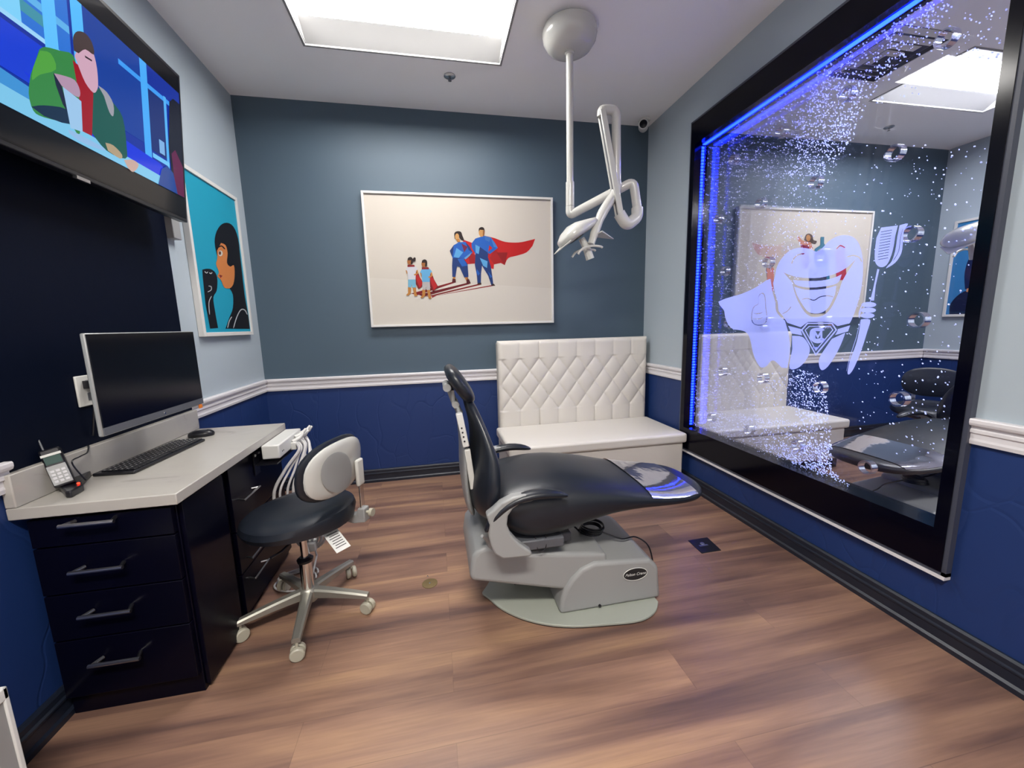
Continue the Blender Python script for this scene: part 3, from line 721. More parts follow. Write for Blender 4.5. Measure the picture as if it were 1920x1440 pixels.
L = [(cl, (34, 172, 206)),
     ([(1575, 1265), (1540, 1080), (1520, 880), (1516, 822)] + crv([(1545, 815), (1580, 818), (1615, 845), (1630, 900), (1625, 980), (1600, 1030), (1610, 1120), (1635, 1260)], 3), BK),
     (crv([(1690, 1265), (1720, 1180), (1745, 1110), (1745, 1010), (1715, 955)], 3) + crv([(1650, 800), (1612, 650), (1615, 560), (1650, 492), (1700, 470), (1750, 500), (1785, 590), (1800, 720)], 3) + crv([(1815, 850), (1835, 1020), (1860, 1160), (1872, 1266)], 3), BK),
     (crv([(1655, 622), (1690, 640), (1705, 700), (1700, 770), (1725, 800), (1752, 790), (1758, 860), (1748, 930), (1720, 962), (1680, 955), (1655, 900), (1628, 870), (1640, 840), (1618, 780), (1628, 740), (1626, 680)], 3), OR),
     (stroke(crv([(1635, 655), (1660, 645), (1685, 670)]), 9), BK), (oval(1650, 700, 17, 22, 12), (230, 225, 215)), (oval(1645, 698, 9, 14, 10), (90, 40, 20)), ([(1640, 860), (1665, 868), (1650, 885)], (150, 50, 50)),
     (stroke(crv([(1745, 1262), (1770, 1180), (1800, 1125), (1830, 1125), (1850, 1160)]), 7), (205, 210, 215)), (stroke(crv([(1565, 1160), (1560, 1070), (1580, 1020)]), 6), (205, 210, 215)), (stroke(crv([(1700, 1260), (1712, 1210), (1732, 1175)]), 7), (205, 210, 215)),
     (stroke(crv([(1548, 990), (1575, 975), (1575, 950), (1555, 945)]), 6), (205, 210, 215)), (stroke(crv([(1525, 835), (1540, 848), (1550, 838)]), 6), (205, 210, 215)), (stroke(crv([(1560, 845), (1572, 852), (1582, 842)]), 6), (205, 210, 215))]
painting('painted_scene', L, lambda a, b, k: lm(a, b, k), M['canvas'], t)

# the next room's two pictures
t = framed('framed_picture', 'cream picture behind the frosted tooth on the next room back wall', (2.61, 4.045, 1.19, 2.153), 1, D, 0.016, 0.042, 'framed pictures', -1)
def nm(a, b, k=0.0):
    v = px(1320 + a / 4.8, 400 + b / 4.8, 1, PY); return (v.x, PY - k, v.z)
cn = corner2(1, PY, 2.625, 4.03, 1.205, 2.138, 1320, 400, 4.8)
L = [(cn, (222, 214, 200)),
     (crv([(900, 240), (915, 195), (945, 182), (975, 200), (985, 240), (1015, 250), (1000, 278), (965, 270), (930, 262)], 3), (60, 34, 26)), (oval(938, 222, 20, 30, 14), SK), ([(900, 250), (960, 262), (980, 320), (880, 305), (835, 225), (850, 205), (880, 240)], (214, 140, 110)),
     ([(870, 280), (945, 290), (940, 500), (880, 500)], (150, 20, 50)), 
     ([(1048, 212), (1080, 212), (1078, 270), (1110, 320), (1130, 600), (1000, 600), (995, 320), (1045, 285)], (40, 120, 150)), ([(1180, 330), (1225, 282), (1268, 305), (1280, 600), (1190, 600)], (190, 40, 60)),
     ([(560, 490), (600, 470), (628, 500), (620, 700), (570, 700)], (230, 120, 100)), (oval(590, 480, 20, 24, 12), (120, 50, 40)), ([(940, 500), (1100, 500), (1090, 900), (960, 900)], (30, 50, 90))]
painting('painted_scene', L, lambda a, b, k: nm(a, b, k), M['canvas'], t)
t = framed('framed_picture', 'blue picture of a short haired man on the next room far wall', (2.40, 2.98, 1.172, 2.056), 0, XB, 0.022, 0.03, 'framed pictures', -1)
RX = XB - 0.0212
a0 = (2.60, 1.20)
def rp(s, z): return (s, z)
L = [([(2.422, 2.034), (2.958, 2.034), (2.958, 1.194), (2.422, 1.194)], (62, 140, 205)),
     (crv([(2.93, 1.195), (2.93, 1.30), (2.85, 1.40), (2.70, 1.42), (2.55, 1.36), (2.46, 1.28), (2.45, 1.195)], 4), (12, 24, 70)),
     ([(2.83, 1.62), (2.83, 1.40), (2.74, 1.36), (2.66, 1.40), (2.60, 1.45), (2.60, 1.62)], (222, 150, 112)),
     (crv([(2.84, 1.42), (2.86, 1.58), (2.83, 1.74), (2.74, 1.83), (2.64, 1.82), (2.58, 1.74)], 4) + crv([(2.62, 1.66), (2.66, 1.60), (2.68, 1.50)], 3) + [(2.76, 1.46)], (14, 30, 84)),
     ([(2.68, 1.60), (2.60, 1.66), (2.54, 1.62), (2.53, 1.50), (2.58, 1.43), (2.66, 1.46)], (222, 150, 112)), (oval(2.70, 1.575, 0.028, 0.045, 14), (214, 140, 104)),
     ([(2.67, 1.50), (2.56, 1.47), (2.56, 1.43), (2.65, 1.44)], (40, 30, 50))]
painting('painted_scene', L, lambda a, b, k: (RX - k, a, b), M['canvas'], t)

# ------------------------------------------------------------------ television (tilted forward on the left wall)
TY0, TY1 = 1.02, 2.13; TB, TTp = Vector((-1.079, 0, 1.702)), Vector((-1.029, 0, 2.315))
t = thing('television', 'large wall television showing a blue lit animated room', 'television', (XL, 1.58, 1.70))
up = (TTp - TB); nrm = Vector((up.z, 0, -up.x)).normalized()
def tvp(y, h, d): v = TB + up * h + nrm * d; return Vector((v.x, y, v.z))
def tvbox(y0, y1, h0, h1, d0, d1):
    mb = MB(); return mb.loft([[tvp(y0, h0, d), tvp(y1, h0, d), tvp(y1, h1, d), tvp(y0, h1, d)] for d in (d0, d1)])
tvbox(TY0, TY1, 0, 1, -0.035, 0).build('body', M['black'], t, bevel=0.003, smooth=False)
tvbox(1.30, 1.85, 0.15, 0.75, -0.06, -0.035).build('rear_housing', M['black'], t, smooth=False)
tvbox(TY0 + 0.012, TY1 - 0.012, 0.022, 0.978, -0.001, 0.001).build('screen', M['screen'], t, smooth=False)
mb = MB().box((XL, 1.42, 1.85), (XL + 0.02, 1.74, 2.2)).box((XL + 0.02, 1.55, 1.95), (XL + 0.11, 1.61, 2.10))
mb.build('wall_bracket', M['black'], t, smooth=False)
tvbox(1.555, 1.605, -0.012, 0.004, -0.01, 0.002).build('badge', M['steel'], t, smooth=False)
def tvuv(a, b, k=0.0):
    d = FWD * FPX + RGT * (a / 4.0 - 960) - UPV * (b / 4.0 - 720); o = Vector((0, 0, CAMZ))
    q = tvp(0, 0, 0.0014 + k); s = (q - o).dot(nrm) / d.dot(nrm); return o + d * s
def tvinv(y, h):
    d = tvp(y, h, 0.0014) - Vector((0, 0, CAMZ)); f = d.dot(FWD); return ((960 + FPX * d.dot(RGT) / f) * 4, (720 - FPX * d.dot(UPV) / f) * 4)
yy0, yy1 = TY0 + 0.016, TY1 - 0.016
cs = [tvinv(yy0, 0.97), tvinv(yy1, 0.97), tvinv(yy1, 0.03), tvinv(yy0, 0.03)]
def tq(y0, y1, h0, h1):
    f = lambda y, h: tvinv(yy0 + (yy1 - yy0) * y, 0.17 + 0.70 * h)
    return [f(y0, h1), f(y1, h1), f(y1, h0), f(y0, h0)]
def tpoly(pts): return [tvinv(yy0 + (yy1 - yy0) * y, 0.17 + 0.70 * h) for y, h in pts]
L = [(cs, (3, 3, 8)), (tpoly([(0, 0), (1, 0), (1, 1), (0, 1)]), (16, 46, 150)), (tq(0, 0.5, 0.55, 1), (40, 110, 205)), (tq(0.0, 0.46, 0.86, 0.93), (110, 190, 235)), (tq(0, 0.5, 0.72, 0.77), (90, 170, 225)), (tq(0.1, 0.44, 0.63, 0.70), (60, 140, 160)),
     (tq(0.3, 0.36, 0.55, 1), (120, 200, 240)), (tq(0, 0.5, 0.53, 0.56), (150, 205, 240)), (tq(0.42, 0.46, 0.5, 1), (90, 185, 245)), (tq(0.51, 0.55, 0.5, 1), (80, 180, 245)), (tq(0.55, 0.78, 0.3, 1), (18, 60, 150)),
     (tq(0.68, 0.97, 0.80, 0.84), (60, 150, 235)), (tq(0.78, 0.815, 0.16, 1), (70, 165, 240)), (tq(0.815, 0.90, 0.28, 0.8), (22, 44, 110)), (tq(0.90, 0.915, 0.2, 0.85), (80, 170, 235)), (tq(0.82, 0.915, 0.22, 0.26), (110, 190, 240)), (tq(0.86, 0.89, 0.3, 0.42), (120, 170, 220)),
     (tpoly([(0, 0.50), (0.55, 0.50), (0.55, 0.2), (0, 0.24)]), (22, 60, 205)), (tpoly([(0, 0.27), (1, 0.05), (1, 0), (0, 0)]), (60, 140, 205)), (tpoly([(0.35, 0.27), (0.86, 0.20), (0.96, 0.06), (0.9, 0.0), (0.55, 0.03)]), (16, 50, 215)), (tpoly([(0, 0.13), (1, 0.08), (1, 0), (0, 0)]), (120, 190, 225))]
L += [(crv([(295, 370), (340, 352), (450, 380), (545, 412), (580, 560), (600, 1000), (520, 930), (330, 880), (250, 830), (215, 700), (230, 560)], 3), (52, 128, 66)),
      (crv([(235, 800), (330, 790), (500, 820), (520, 930), (330, 870)], 3), (18, 44, 70)),
      (crv([(300, 380), (380, 400), (420, 520), (300, 560), (240, 600), (250, 500)], 3), (78, 156, 62)),
      (crv([(690, 700), (760, 660), (840, 760), (920, 880), (950, 1100), (940, 1190), (800, 1130), (690, 1000)], 3), (24, 84, 76)),
      ([(545, 450), (600, 500), (700, 700), (690, 1020), (620, 985), (590, 700)], (150, 18, 34)), ([(400, 545), (450, 600), (520, 860), (470, 780), (420, 640)], (26, 34, 60)),
      (crv([(560, 420), (600, 350), (680, 360), (720, 470), (735, 600), (730, 670), (700, 695), (640, 620), (590, 500)], 3), (200, 160, 180)),
      (crv([(555, 380), (548, 280), (580, 235), (640, 250), (690, 320), (705, 410), (640, 370), (590, 400)], 3), (66, 52, 52)),
      ([(635, 415), (690, 450), (690, 462), (640, 432)], (50, 40, 50)),
      (crv([(405, 550), (470, 565), (560, 600), (600, 680), (590, 730), (520, 690), (460, 640)], 3), (170, 140, 165)), ([(470, 650), (560, 720), (610, 760), (620, 990), (530, 960)], (150, 190, 225)),
      (crv([(735, 640), (800, 690), (850, 780), (850, 870), (820, 840), (780, 720)], 3), (150, 150, 160)),
      (crv([(510, 970), (600, 1010), (780, 1110), (760, 1125), (600, 1060), (520, 1000)], 3), (140, 180, 220)), (crv([(790, 1070), (850, 1090), (915, 1160), (900, 1190), (810, 1130)], 3), (170, 150, 120)),
      (crv([(930, 1200), (1000, 1200), (1040, 1240), (1000, 1290), (960, 1260)], 3), (190, 160, 150))]
L += [(tpoly([(0.935, 0.84), (0.96, 0.90), (1, 0.90), (1, 0.0), (0.93, 0.0), (0.915, 0.4)]), (12, 14, 34)), (tpoly([(0.93, 0.36), (0.955, 0.42), (1, 0.30), (1, 0.0), (0.945, 0.0)]), (92, 22, 66)), (tpoly([(0.84, 0.0), (0.865, 0.16), (0.90, 0.22), (0.935, 0.18), (0.955, 0.0)]), (16, 62, 140))]
painting('television_picture', L, lambda a, b, k: tvuv(a, b, k), M['tv'], t, 0.0003, 0.62)

# dark panel on the left wall behind the desk, and small box beneath the television
o = MB().box((XL, DY0 + 0.01, 0.82), (XL + 0.006, 2.222, 2.30)).build('wall_panel', M['panel'], None, org=(XL, 1.76, 0.82), smooth=False)
tag(o, 'dark navy panel on the left wall behind the computer desk', 'wall panel')
o = MB().box((XL + 0.0005, 2.226, 1.655), (XL + 0.035, 2.285, 1.78)).build('junction_box', M['grey'], None, org=(XL, 2.25, 1.66), bevel=0.003)
tag(o, 'small grey box on the left wall under the television corner', 'wall box')

# ------------------------------------------------------------------ desk, cabinets
t = thing('desk_worktop', 'pale marble worktop with short backsplash along the left wall', 'worktop', (XL, 1.76, 0.68))
MB().box((XL + 0.001, DY0, 0.684), (-0.80, DY1, 0.72)).build('worktop_slab', M['marble'], t, bevel=0.003)
MB().box((XL + 0.001, DY0, 0.7205), (XL + 0.028, DY1, 0.819)).build('backsplash', M['marble'], t, bevel=0.003)

def bar_handle(mb, a, b, out, r=0.006):
    a, b, out = Vector(a), Vector(b), Vector(out); d = (b - a).normalized()
    mb.tube([a, b], r, 8); mb.tube([a + d * 0.006, a + d * 0.018 - out], r * 0.9, 8); mb.tube([b - d * 0.006, b - d * 0.018 - out], r * 0.9, 8)
t = thing('drawer_cabinet', 'black cabinet of four drawers facing the camera under the worktop', 'cabinet', (-1.03, 1.45, 0))
MB().box((XL + 0.026, 1.345, 0.0), (-0.826, 1.60, 0.683)).build('carcass', M['cab'], t, bevel=0.002)
for z0, z1, hz in ((0.585, 0.672, 0.664), (0.43, 0.580, 0.512), (0.275, 0.425, 0.366), (0.075, 0.270, 0.201)):
    d = MB().box((XL + 0.03, 1.325, z0), (-0.83, 1.344, z1)).build('drawer', M['cab'], t, bevel=0.0015)
    mb = MB(); hz = min(hz, z1 - 0.012); bar_handle(mb, (-1.095, 1.292, hz), (-0.958, 1.292, hz), (0, -0.032, -0.0)); mb.build('handle', M['steel'], d)
MB().box((-0.8255, 1.352, 0.02), (-0.812, 1.59, 0.675)).build('side_panel', M['cab'], t, bevel=0.0015)
t = thing('drawer_cabinet', 'black cabinet with drawers facing the room at the far end of the worktop', 'cabinet', (-1.0, 1.9, 0))
MB().box((XL + 0.026, 1.66, 0.0), (-0.846, 2.19, 0.683)).build('carcass', M['cab'], t, bevel=0.002)
for z0, z1, hz in ((0.40, 0.672, 0.52), (0.215, 0.395, 0.262), (0.03, 0.21, 0.167)):
    d = MB().box((-0.8455, 1.665, z0), (-0.828, 2.185, z1)).build('drawer', M['cab'], t, bevel=0.0015)
    mb = MB(); bar_handle(mb, (-0.80, 1.70, hz), (-0.80, 1.85, hz), (0.028, 0, 0), 0.004); mb.build('handle', M['steel'], d)

# monitor
t = thing('computer_monitor', 'black screen monitor with silver edge mounted above the worktop', 'monitor', (-1.02, 1.64, 0.90))
MB().box((-1.018, 1.374, 0.897), (-1.004, 1.902, 1.211)).build('housing', M['silver'], t, bevel=0.004)
MB().box((-1.0038, 1.376, 0.925), (-1.0, 1.899, 1.208)).build('screen', M['screen'], t, smooth=False)
MB().box((-1.0038, 1.376, 0.901), (-0.9995, 1.899, 0.924)).build('lower_bezel', M['greyd'], t, smooth=False)
MB().lathe([(0.001, 0), (0.006, 0), (0.001, 0.001)], (-0.9995, 1.65, 0.913), 'X', 12).build('logo_dot', M['chrome'], t)
MB().box((XL + 0.0065, 1.73, 0.98), (XL + 0.02, 1.83, 1.12)).box((XL + 0.02, 1.76, 1.03), (-1.018, 1.80, 1.07)).build('wall_arm', M['black'], t, smooth=False)
MB().box((-1.0, 1.868, 0.884), (-0.998, 1.885, 0.897)).box((-1.004, 1.868, 0.884), (-1.0, 1.885, 0.90)).build('sticker', M['orange'], t, smooth=False)

# outlet with plug
t = thing('power_outlet', 'white wall outlet with black plug behind the monitor', 'outlet', (XL, 1.635, 0.96))
MB().box((XL + 0.0062, 1.592, 0.958), (XL + 0.013, 1.684, 1.066)).build('faceplate', M['white'], t, bevel=0.003)
mb = MB()
for z in (0.99, 1.035): mb.box((XL + 0.013, 1.628, z - 0.014), (XL + 0.0145, 1.66, z + 0.014))
mb.build('socket', M['greyd'], t, bevel=0.002)
MB().box((XL + 0.0146, 1.614, 1.02), (XL + 0.04, 1.665, 1.048)).tube(smooth_path([(XL + 0.035, 1.635, 1.02), (XL + 0.04, 1.62, 0.99), (XL + 0.03, 1.615, 0.93), (XL + 0.012, 1.62, 0.85)]), 0.003, 8).build('plug', M['black'], t, bevel=0.002)

# keyboard
t = thing('keyboard', 'black computer keyboard lying on the marble worktop', 'keyboard', (-1.13, 1.72, 0.72))
KC = [px(155, 888, 2, 0.728), px(242, 890, 2, 0.728), px(361, 829, 2, 0.728), px(293, 826, 2, 0.728)]
ka = Vector((-1.172, 1.545, 0.7205)); kb = Vector((-1.156, 1.955, 0.7205)); ky = (kb - ka).normalized(); kx = Vector((ky.y, -ky.x, 0)); KR = Matrix((kx, ky, Vector((0, 0, 1)))).transposed()
mb = MB(); mb.box((-0.012, 0, 0.0), (0.118, 0.405, 0.012), KR, ka); mb.build('base', M['black'], t, bevel=0.004)
mb = MB()
for r in range(6):
    for c in range(20):
        if r == 5 and 4 <= c <= 9 and c != 4: continue
        w = 0.0165 if not (r == 5 and c == 4) else 0.11
        mb.box((0.008 + r * 0.0178, 0.012 + c * 0.0194, 0.012), (0.008 + r * 0.0178 + 0.0145, 0.012 + c * 0.0194 + w, 0.0165), KR, ka)
mb.build('keys', M['black'], t, bevel=0.001, seg=1)
mb = MB()
for r in range(5):
    for c in range(20):
        mb.box((0.012 + r * 0.0178, 0.016 + c * 0.0194, 0.0165), (0.016 + r * 0.0178, 0.021 + c * 0.0194, 0.0168), KR, ka)
mb.build('key_legends', M['white'], t, smooth=False)
# mouse
t = thing('computer_mouse', 'small black mouse on the worktop beside the keyboard', 'mouse', (-1.10, 2.04, 0.72))
mb = MB(); mb.ell((-1.105, 2.045, 0.7285), (0.052, 0.030, 0.022), Matrix.Rotation(0.25, 3, 'Z'), 20, 2.4)
for v in mb.bm.verts: v.co.z = max(v.co.z, 0.7205)
mb.build('shell', M['black'], t); MB().ell((-1.075, 2.052, 0.746), (0.010, 0.003, 0.006), Matrix.Rotation(0.25, 3, 'Z'), 10).build('wheel', M['greyd'], t)

# cordless phone
t = thing('cordless_phone', 'grey cordless phone standing in its charging cradle on the worktop', 'phone', (-1.14, 1.42, 0.72))
bp = [px(u, v, 2, 0.74) for u, v in ((75, 911), (122, 923), (133, 922), (156, 909), (152, 902), (100, 888))]
for v in bp: v.x = max(v.x, XL + 0.031)
MB().prism([(p.x, p.y) for p in bp], lambda x, y: (x, y, 0.7205), lambda x, y: (x, y, 0.742)).build('cradle', M['black'], t, bevel=0.004)
pA = px(124, 910, 1, 1.42); pB = px(92, 842, 1, 1.44)
ax = (pB - pA).normalized(); side = Vector((0.86, 0.5, 0)); side = (side - ax * side.dot(ax)).normalized(); fr_ = side.cross(ax).normalized()
if fr_.y > 0: fr_ = -fr_
hl = (pB - pA).length; RP = Matrix((side, fr_, ax)).transposed()
hs = MB().box((-0.023, -0.013, 0.0), (0.023, 0.013, hl), RP, pA).build('handset', M['black'], t, bevel=0.005)
MB().box((-0.021, 0.0131, hl * 0.06), (0.021, 0.0145, hl * 0.56), RP, pA).build('keypad', M['grey'], hs, bevel=0.001)
mb = MB()
for r in range(4):
    for c in range(3): mb.box((-0.016 + c * 0.012, 0.0146, hl * 0.12 + r * 0.011), (-0.008 + c * 0.012, 0.0155, hl * 0.12 + 0.007 + r * 0.011), RP, pA)
mb.build('buttons', M['steel'], hs, smooth=False)
MB().box((-0.018, 0.0131, hl * 0.60), (0.018, 0.0142, hl * 0.80), RP, pA).build('display', M['lcd'], hs, smooth=False)
MB().box((-0.022, 0.0131, hl * 0.81), (0.022, 0.0145, hl * 0.87), RP, pA).build('display_band', M['white'], hs, smooth=False)
MB().tube([pA + ax * hl * 0.97 - side * 0.012, pA + ax * hl * 1.5 - side * 0.012], 0.0025, 6).build('aerial', M['greyd'], hs)
MB().ell(px(147, 906, 2, 0.745), (0.004, 0.004, 0.003), None, 10).build('charge_light', M['redled'], t)
a = px(116, 878, 0, -1.15)
o = MB().tube(smooth_path([(-1.145, 1.47, 0.735), px(135, 868, 0, -1.17), px(150, 856, 0, -1.18), px(163, 849, 0, -1.19), px(166, 838, 0, -1.196), (XL + 0.016, 1.585, 0.824)]), 0.0022, 8).build('cord', M['black'], t)

# ------------------------------------------------------------------ delivery unit and its hoses at the desk's far edge
t = thing('instrument_unit', 'white instrument box with hanging hoses at the far end of the worktop', 'dental unit', (-0.77, 2.0, 0.0))
MB().box((-0.797, 1.895, 0.625), (-0.722, 2.20, 0.690)).build('control_box', M['white'], t, bevel=0.006)
mb = MB().box((-0.826, 1.875, 0.560), (-0.822, 1.925, 0.668)).box((-0.826, 1.875, 0.660), (-0.80, 1.89, 0.668)).box((-0.826, 1.89, 0.60), (-0.735, 2.15, 0.606))
mb.build('bracket', M['black'], t, smooth=False)
MB().box((-0.8215, 1.885, 0.645), (-0.8195, 1.897, 0.657)).build('switch', M['white'], t, smooth=False)
mb = MB()
for y in (1.93, 1.945): mb.lathe([(0.001, 0), (0.004, 0), (0.001, 0.002)], (-0.722, y, 0.65), 'X', 8)
mb.build('connector', M['black'], t)
mb = MB()
for i, (y, dz) in enumerate(((2.06, 0.0), (2.10, 0.012), (2.14, -0.005), (2.17, 0.01), (2.20, 0.0))):
    mb.tube([(-0.72, y, 0.655 + dz), (-0.69, y + 0.02, 0.67 + dz), (-0.675, y + 0.03, 0.69 + dz)], [0.011, 0.009, 0.006], 10)
mb.box((-0.727, 2.04, 0.62), (-0.70, 2.21, 0.655)); mb.build('holder', M['white'], t, bevel=0.002)
rnd = random.Random(3)
for i in range(8):
    y0 = 2.05 + 0.02 * i; sp = -0.72 + 0.03 * rnd.random()
    lowz = 0.10 + 0.05 * rnd.random(); bx = -0.775 + 0.022 * i
    P = [(-0.70, y0, 0.65), (-0.69 + 0.02 * rnd.random(), y0 - 0.03, 0.62), (-0.74 + 0.016 * i, 1.98 + 0.01 * i, 0.54), (bx, 1.93 + 0.012 * i, 0.44), (bx + 0.01, 1.95 + 0.01 * i, 0.30), (bx + 0.03, 2.0, 0.17), (-0.72 + 0.01 * i, 2.02, lowz), (-0.69 + 0.02 * rnd.random(), 2.06, 0.2), (-0.72, 2.12, 0.35)]
    P = [P[0], P[1]] + [(p[0] + rnd.uniform(-.008, .008), p[1] + rnd.uniform(-.01, .01), p[2]) for p in P[2:]]
    MB().tube(smooth_path(P, 7), 0.0055 if i % 3 else 0.0075, 8).build('hose', M['cable'], t)
for cx_, cy_, z, r in ((-0.72, 1.90, 0.006, 0.075), (-0.70, 1.93, 0.014, 0.06), (-0.74, 1.92, 0.022, 0.05)):
    P = [(cx_ + r * 1.2 * math.cos(a), cy_ + r * math.sin(a), z + 0.005 * math.sin(2 * a)) for a in [2 * PI * i / 26 for i in range(24)]]
    P += [(cx_ + 0.06, cy_ + 0.05, 0.08), (cx_ + 0.03, cy_ + 0.08, 0.2)]
    MB().tube(P, 0.0045, 8).build('hose', M['cable'], t)
MB().box((-0.70, 1.98, 0.10), (-0.64, 2.03, 0.15), Matrix.Rotation(0.0, 3, 'Z')).build('valve_block', M['white'], t, bevel=0.008)

# ------------------------------------------------------------------ operator stool
def make_stool(label, group='operator stools', back_h=0.668):
    t = thing('operator_stool', label, 'stool', (0, 0, 0), group)
    # local frame: the sitter faces -X
    mb = MB(); rings = []
    prof = [(0.010, -0.022), (0.11, -0.026), (0.175, -0.022), (0.207, -0.006), (0.216, 0.014), (0.209, 0.036), (0.188, 0.051), (0.13, 0.058), (0.06, 0.056), (0.004, 0.055)]
    n = 36
    for r, h in prof:
        ring = []
        for i in range(n):
            a = 2 * PI * i / n; c, s = math.cos(a), math.sin(a)
            k = 1.0 + 0.06 * math.cos(2 * a) ; x, y = r * c * k * 0.98, r * s * 1.02
            z = 0.438 + h + (0.018 * max(0, x / 0.2) ** 2 if h > 0 else 0) - 0.018 * max(0, -x / 0.2) ** 2
            ring.append((x, y, z))
        rings.append(ring)
    mb.loft(rings).build('seat', M['vinyl'], t)
    MB().lathe([(0.001, 0.398), (0.10, 0.399), (0.12, 0.412), (0.001, 0.414)]).build('seat_plate', M['greyd'], t)
    # backrest: cushion (front) and shell (rear), gently curved
    def back(x0, th, wy, hz, name, m, cz):
        mb = MB(); rings = []
        for k in range(9):
            s = -1 + 2 * k / 8; d = (1 - abs(s) ** 3.2) ** 0.42 if abs(s) < 1 else 0.02
            ring = []
            for i in range(32):
                a = 2 * PI * i / 32; f = lambda v: math.copysign(abs(v) ** 0.8, v)
                y, z = wy * max(d, 0.05) * f(math.cos(a)), hz * max(d, 0.05) * f(math.sin(a))
                ring.append((x0 + th * s * 0.5 - 0.9 * y * y + 0.10 * z, y, cz + z))
            rings.append(ring)
        return mb.loft(rings).build(name, m, t)
    bc = back_h
    back(0.190, 0.045, 0.178, 0.118, 'backrest_cushion', M['vinyl'], bc)
    sh = back(0.212, 0.036, 0.165, 0.108, 'backrest_shell', M['cream'], bc)
    mb = MB(); rings = []
    for r, h in ((0.001, -0.004), (0.07, -0.004), (0.082, 0.002), (0.074, 0.005), (0.001, 0.001)):
        rings.append([(0.2300 + h * 0.6 + 0.1 * (r * 0.8 * math.sin(a)) - 0.9 * (r * math.cos(a) - 0.035) ** 2, -0.035 + r * math.cos(a), bc - 0.008 + r * 1.0 * math.sin(a) - 0.25 * r * math.cos(a)) for a in [2 * PI * i / 28 for i in range(28)]])
    mb.loft(rings).build('shell_recess', M['grey'], sh)
    MB().box((0.218, 0.075, bc - 0.115), (0.236, 0.120, bc + 0.0)).build('bar_pocket', M['cream'], sh, bevel=0.008)
    MB().box((0.224, 0.085, 0.42), (0.231, 0.110, bc - 0.08)).build('back_bar', M['chrome'], t, bevel=0.002)
    mb = MB().prism([(0.06, 0.405), (0.19, 0.385), (0.245, 0.395), (0.245, 0.455), (0.215, 0.455), (0.205, 0.425), (0.06, 0.413)], lambda x, z: (x, 0.078, z), lambda x, z: (x, 0.117, z))
    mb.build('back_bracket', M['grey'], t, bevel=0.004)
    MB().lathe([(0.001, 0), (0.006, 0), (0.006, 0.014), (0.017, 0.016), (0.017, 0.030), (0.001, 0.031)], (0.2455, 0.097, 0.435), 'X', 14).build('knob', M['caster'], t)
    MB().tube([(0.02, -0.02, 0.385), (0.03, -0.14, 0.372), (0.03, -0.19, 0.378)], 0.005, 8).build('height_lever', M['black'], t)
    LR = Matrix.Rotation(-0.35, 3, 'Z') @ Matrix.Rotation(0.55, 3, 'Y'); LC = (0.165, -0.04, 0.418)
    lab = MB().box((0.0, -0.03, -0.0005), (0.105, 0.03, 0.0005), LR, LC).build('tag_label', M['paper'], t, smooth=False)
    mb = MB()
    for k in range(7): mb.box((0.018 + k * 0.011, -0.022 + 0.005 * (k % 2), 0.0006), (0.021 + k * 0.011, 0.022, 0.0010), LR, LC)
    mb.build('tag_print', M['ink'], lab, smooth=False)
    MB().tube([(0, 0, 0.10), (0, 0, 0.245)], 0.025, 18).build('column_sleeve', M['chrome'], t)
    MB().tube([(0, 0, 0.245), (0, 0, 0.40)], 0.014, 16).build('gas_column', M['chrome'], t)
    MB().lathe([(0.001, 0.240), (0.030, 0.241), (0.032, 0.252), (0.02, 0.262), (0.001, 0.262)]).build('collar', M['black'], t)
    MB().lathe([(0.001, 0.062), (0.034, 0.064), (0.042, 0.085), (0.040, 0.112), (0.030, 0.122), (0.001, 0.123)]).build('hub', M['alu'], t)
    for k in range(5):
        a = math.radians(k * 72 + 84); R = Matrix.Rotation(a, 3, 'Z'); R4 = lambda p: R @ Vector(p)
        rings = []
        for s in [i / 8 for i in range(9)]:
            x = 0.03 + 0.225 * s; w = 0.021 - 0.006 * s; zt = 0.118 - 0.030 * s ** 1.3; zb = zt - (0.036 - 0.017 * s)
            rings.append([R4(p) for p in ((x, -w, zb), (x, w, zb), (x, w * 1.0, zt - 0.006), (x, w * 0.6, zt), (x, -w * 0.6, zt), (x, -w, zt - 0.006))])
        lg = MB().loft(rings).build('leg', M['alu'], t)
        ca = MB(); c0 = R4((0.248, 0, 0.0))
        ca.tube([c0 + Vector((0, 0, 0.088)), c0 + Vector((0, 0, 0.048))], 0.006, 8)
        Rw = Matrix.Rotation(a + 0.9 + k * 1.3, 3, 'Z')
        for sy in (-1, 1):
            ca.lathe([(0.001, 0.004), (0.022, 0.004), (0.0262, 0.008), (0.0262, 0.019), (0.022, 0.023), (0.001, 0.023)] if sy > 0 else [(0.001, -0.004), (0.022, -0.004), (0.0262, -0.008), (0.0262, -0.019), (0.022, -0.023), (0.001, -0.023)], c0 + Vector((0, 0, 0.0265)), 'Y', 20, R=Rw)
        ca.build('caster', M['caster'], lg)
    return t
s = make_stool('black operator stool with cream backrest shell on five casters beside the desk')
s.location = (-0.585, 1.665, 0); s.rotation_euler = (0, 0, math.radians(-24))
s = make_stool('black operator stool seen through the bubble window in the next room', back_h=0.655)
s.location = (3.79, 2.33, 0); s.rotation_euler = (0, 0, math.radians(31))

